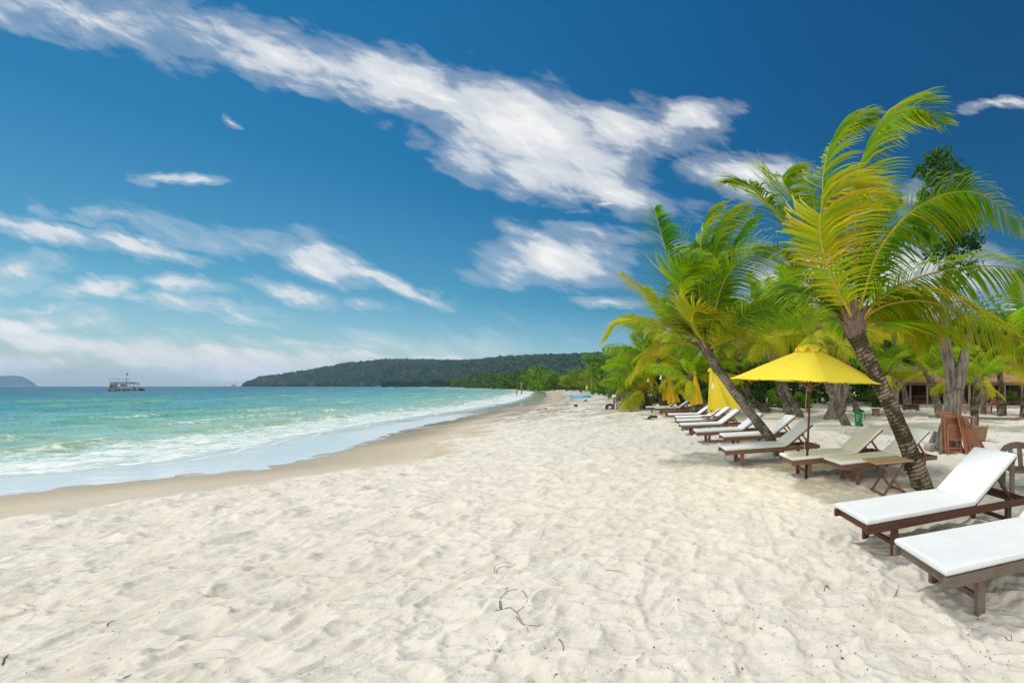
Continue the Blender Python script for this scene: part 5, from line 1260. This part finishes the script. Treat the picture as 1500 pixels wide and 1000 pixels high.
# ------------------------------------------------------------------ lamps on cords
def bulb(label, px, py, Y, up, r=.055):
    c = P(px, py, Y); t = thing('hanging_bulb', label, 'lamp', c, 0, 'white bulbs hanging from cords under the palms'); g = Geo()
    g.lathe([(.001,-.1),(r*.75,-.085),(r,-.05),(r*.85,-.01),(r*.45,.05),(r*.4,.07)], 14); g.build('bulb', M['glass_bulb'], t, True)
    g = Geo(); g.lathe([(r*.45,.06),(r*.5,.13),(r*.2,.15)], 10); g.build('socket', M['plastic_white'], t, True)
    g = Geo(); g.tube([(0,0,.14),(.01,0,up*.6),(-.01,0,up)], .008, 5); g.build('cord', M['plastic_black'], t, True)
bulb('white bulb hanging in front of the dark foliage right of the tall tree', 1419, 515, 17, 1.1, .07)
bulb('white bulb hanging in front of the half-open yellow umbrella', 1044.5, 566, G(1042,621).y-1.0, .8, .06)
bulb('white bulb hanging under the far palm crowns by the furled umbrellas', 968, 553, 22, .9, .08)
bulb('white bulb hanging left of the pale-trunked far palm', 949.5, 557, 24, .8, .08)

# ------------------------------------------------------------------ twigs and litter
def sand_at(px, py):
    p = G(px, py, 0)
    for _ in range(3): p = G(px, py, gz(p.x, p.y))
    return p
def twig(label, strokes, r=.004):
    r *= .62
    pts0 = sand_at(*strokes[0][0]); g = Geo()
    for st in strokes:
        cv = spline([G(a, b, 0) for a, b in st], 14); w_ = [V((q.x, q.y, gz(q.x, q.y)+r*1.2)) for q in cv]
        g.tube([q-pts0 for q in w_], [r*(1-.5*i/13) for i in range(14)], 5)
    o = g.build('dry_twig', M['twig_bark'], None, True); o.location = pts0; return tag(o, label, 'twig', 'dry twigs on the sand')
twig('looped dry vine lying in a ring on the sand at the bottom middle', [[(732,880),(733,893),(745,894),(757,905),(767,922),(774,929)], [(734,893),(735,878),(750,866),(766,868),(773,880),(770,893),(757,902),(757,912),(768,923),(785,922),(798,915)], [(727,893),(735,896),(744,896)]])
twig('bent dry stem lying just above the looped vine', [[(727,848),(724,838),(726,829),(738,826),(756,828)], [(728,846),(729,833),(745,831),(755,828)]], .0035)
twig('short curved stem right of the looped vine at the bottom', [[(818,938),(824,943),(825,953),(820,963)]], .004)
twig('thin straight stem on the sand above and left of the nearest sunbed', [[(1311,872),(1314,862),(1317,855)]], .004)
twig('small branched twig standing on the sand left of the nearest sunbed', [[(1207,866),(1210,858),(1215,857)], [(1210,860),(1213,854)], [(1211,859),(1217,862)]], .005)
twig('long thin stem at the bottom right corner under the nearest sunbed', [[(1472,929),(1480,934),(1492,937),(1503,934)], [(1482,934),(1481,925)]], .004)
twig('thin pale stem lying on the rough sand at left centre', [[(458,735),(462,728),(475,726),(490,730),(498,732)]], .004)
twig('thin dark stem on the sand right of centre', [[(888,840),(900,839),(910,838)], [(800,773),(793,792),(789,795)]], .003)
twig('small bent stem on the rippled sand at the lower left', [[(157,921),(163,913),(170,911),(176,911)]], .0035)
twig('dark short stem at the bottom left corner of the sand', [[(4,983),(8,975),(12,969)]], .005)
# scattered bits: dry leaf crumbs and stem pieces
rnd = random.Random(12); g = Geo()
for i in range(3000):
    py = 575+(1010-575)*rnd.random()**.8 if False else rnd.uniform(640, 1000); px = rnd.uniform(0, 1500)
    if rnd.random() > lerpl([0,450,700,1100,1500], [.25,.25,.5,.9,1.0], px): continue
    p = G(px, py); 
    if p.y > 22: continue
    s_ = shore(np.array([p.x]), np.array([p.y]))[0]
    if s_ < 2.0: continue
    zz = gz(p.x, p.y); L = rnd.uniform(.0025,.009)*(2.2 if rnd.random() < .06 else 1); a = rnd.random()*6.28; d = V((math.cos(a),math.sin(a),rnd.uniform(-.2,.4))); b_ = V((-d.y,d.x,0))*rnd.uniform(.15,.5)
    c = V((p.x,p.y,zz+.004)); g.col = mixc((.05,.035,.025),(.22,.14,.08),rnd.random()); g.add([c-d*L, c+b_*L+V((0,0,.003)), c+d*L, c-b_*L], [(0,1,2,3)])
tag(g.build('leaf_litter', M['far_leaf'], None, colors=True), kind='stuff')
g = Geo(); rnd = random.Random(13)
for i in range(420):
    px = rnd.uniform(1080, 1520); py = rnd.uniform(606, 668); p = G(px, py); L = rnd.uniform(.03,.08); a = rnd.random()*6.28; d = V((math.cos(a),math.sin(a),rnd.uniform(-.1,.3))); b_ = V((-d.y,d.x,.1))*.4; c = V((p.x,p.y,gz(p.x,p.y)+.02))
    g.col = mixc((.12,.10,.03),(.30,.28,.05),rnd.random()); g.add([c-d*L, c+b_*L, c+d*L, c-b_*L], [(0,1,2,3)])
tag(g.build('fallen_leaves', M['far_leaf'], None, colors=True), kind='stuff')

# ------------------------------------------------------------------ tour boat
bc = G(181, 572.2, ZW); ang = math.atan2(.866, .5)
t = thing('tour_boat', 'white and blue double-deck tour boat anchored off the beach', 'boat', (bc.x, bc.y, ZW), ang+math.pi*0)
t.scale = (1,1,1.38); u_ = 7.3   # overall length; x runs bow (left in view) to stern
def bx(nm, c, d, mt, parent=t, b=.02):
    g = Geo(); g.box(c, d, b=b); return g.build(nm, M[mt], parent)
plain('boat_grey_backlit', (0.20,0.24,0.27), 0.6, 0.2, 5); plain('boat_white_backlit', (0.36,0.39,0.41), 0.6, 0.25, 4); plain('boat_blue_backlit', (0.03,0.10,0.22), 0.6, 0.2, 4)  # paint colours darkened to carry the boat's backlit shade
g = Geo(); vs = []; fs = []; n = 15
for i in range(n):
    u = -1+2*i/(n-1); w_ = 1.25*(1-max(0, -u)**3*.75); zt = .62+.35*max(0, -u-.3)**1.5*2
    vs += [(u*3.1-(.35 if i == 0 else 0), -w_, zt), (u*3.0, -w_*.75, -.3), (u*3.0, w_*.75, -.3), (u*3.1-(.35 if i == 0 else 0), w_, zt)]
for i in range(n-1):
    for k in range(3): fs.append((i*4+k, i*4+k+1, (i+1)*4+k+1, (i+1)*4+k))
    fs.append((i*4+3, i*4, (i+1)*4, (i+1)*4+3))
fs += [(0,1,2,3)[::-1], tuple((n-1)*4+k for k in range(4))]; g.add(vs, fs); hu = g.build('hull', M['boat_white_backlit'], t)
g = Geo(); g.box((-.1,0,-.05), (5.9,2.0,.3), b=.03); g.build('waterline_band', M['dark_gap'], hu)
cab = bx('cabin', (-1.95,0,1.25), (1.5,2.1,1.3), 'boat_grey_backlit'); bx('cabin_door', (-2.55,-1.06,1.1), (.25,.06,1.0), 'dark_gap', cab)
bx('lower_wall', (.5,0,.82), (3.3,2.2,.5), 'boat_white_backlit'); bx('wheelhouse_window', (.0,-1.0,1.55), (1.3,.1,.42), 'dark_gap')
for x in (-1.1,-.2,.75,1.25,2.0,3.05): 
    for y in (-1.02,1.02): bx('deck_post', (x,y,1.35), (.08,.08,1.35), 'boat_grey_backlit')
bx('upper_deck', (.25,0,2.02), (5.9,2.3,.14), 'boat_blue_backlit')
for y in (-1.1,1.1):
    bx('deck_rail', (.35,y,2.5), (5.7,.05,.06), 'boat_blue_backlit'); bx('deck_rail', (.2,y,2.28), (5.6,.04,.16), 'boat_white_backlit')
    for i in range(10): bx('rail_post', (-2.5+i*.62,y,2.3), (.045,.045,.5), 'boat_grey_backlit')
for i in range(9): bx('deck_seat', (-2.3+i*.55,(-.3)**(i % 2),2.28), (.34,.5,.32), 'boat_blue_backlit' if i % 3 else 'boat_white_backlit')
for x in (-2.75,-1.9,-1.0,-.1,.8,1.2): 
    for y in (-.9,.9): bx('awning_post', (x,y,2.75), (.04,.04,1.3), 'boat_grey_backlit')
bx('awning', (-.8,0,3.4), (4.3,2.1,.07), 'canvas_cream_lifted' if False else 'boat_grey_backlit')
bx('stern_awning', (2.9,0,1.98), (1.6,2.1,.05), 'boat_white_backlit')
bx('blue_barrel', (2.1,-.7,.85), (.55,.6,.7), 'boat_blue_backlit', b=.1)
for x in (-2.9,-1.6,-.9,.2,1.0,2.2):
    g = Geo(); g.tube([(x+.17*math.cos(k*.5236), -1.25, .32+.17*math.sin(k*.5236)) for k in range(13)], .07, 6, cap=False); g.build('tyre_fender', M['plastic_black'], t, True)
g = Geo(); g.tube([(.55,0,2.1),(.55,0,5.0)], .04, 6); ms = g.build('mast', M['boat_grey_backlit'], t, True)
g = Geo(); g.add([(.55,0,4.95),(.75,.03,5.05),(.95,.0,4.95),(.93,.03,4.55),(.74,.0,4.6),(.55,.03,4.5)], [(0,1,4,5),(1,2,3,4)]); g.add([(.55,.02,4.95),(.75,.05,5.05),(.95,.02,4.95),(.93,.05,4.55),(.74,.02,4.6),(.55,.05,4.5)], [(5,4,1,0),(4,3,2,1)]); g.build('flag', M['paint_red'], ms)
dv = V((3.55,-.3,0)); dv.rotate(Matrix.Rotation(ang, 3, 'Z')); t2 = thing('dinghy', 'small red dinghy with dark hull tied at the stern of the tour boat', 'boat', (bc.x+dv.x, bc.y+dv.y, ZW), ang)
g = Geo(); g.blob((0,0,.12), (.95,.6,.38), .05, 1, 3); g.build('hull', M['plastic_black'], t2, True); g = Geo(); g.blob((-.15,0,.68), (.75,.5,.36), .15, 1.4, 3); g.build('cover', M['paint_red'], t2, True); g = Geo(); g.box((.62,0,.62), (.2,.3,.3), b=.05); g.build('outboard_motor', M['paint_red'], t2)
# headland tip: a pale lookout mast among small trees
b = P(344, 563.4, 1230); t = thing('lookout_mast', 'tiny pale mast on the tip of the wooded headland', 'mast', (b.x, b.y, ZW)); g = Geo(); g.tube([(0,0,-1),(0,0,18)], .9, 6); g.build('pole', M['paint_white'], t, True); g = Geo(); g.box((-9,0,3.5), (9,8,7), b=.3); g.build('hut', M['paint_white'], t)
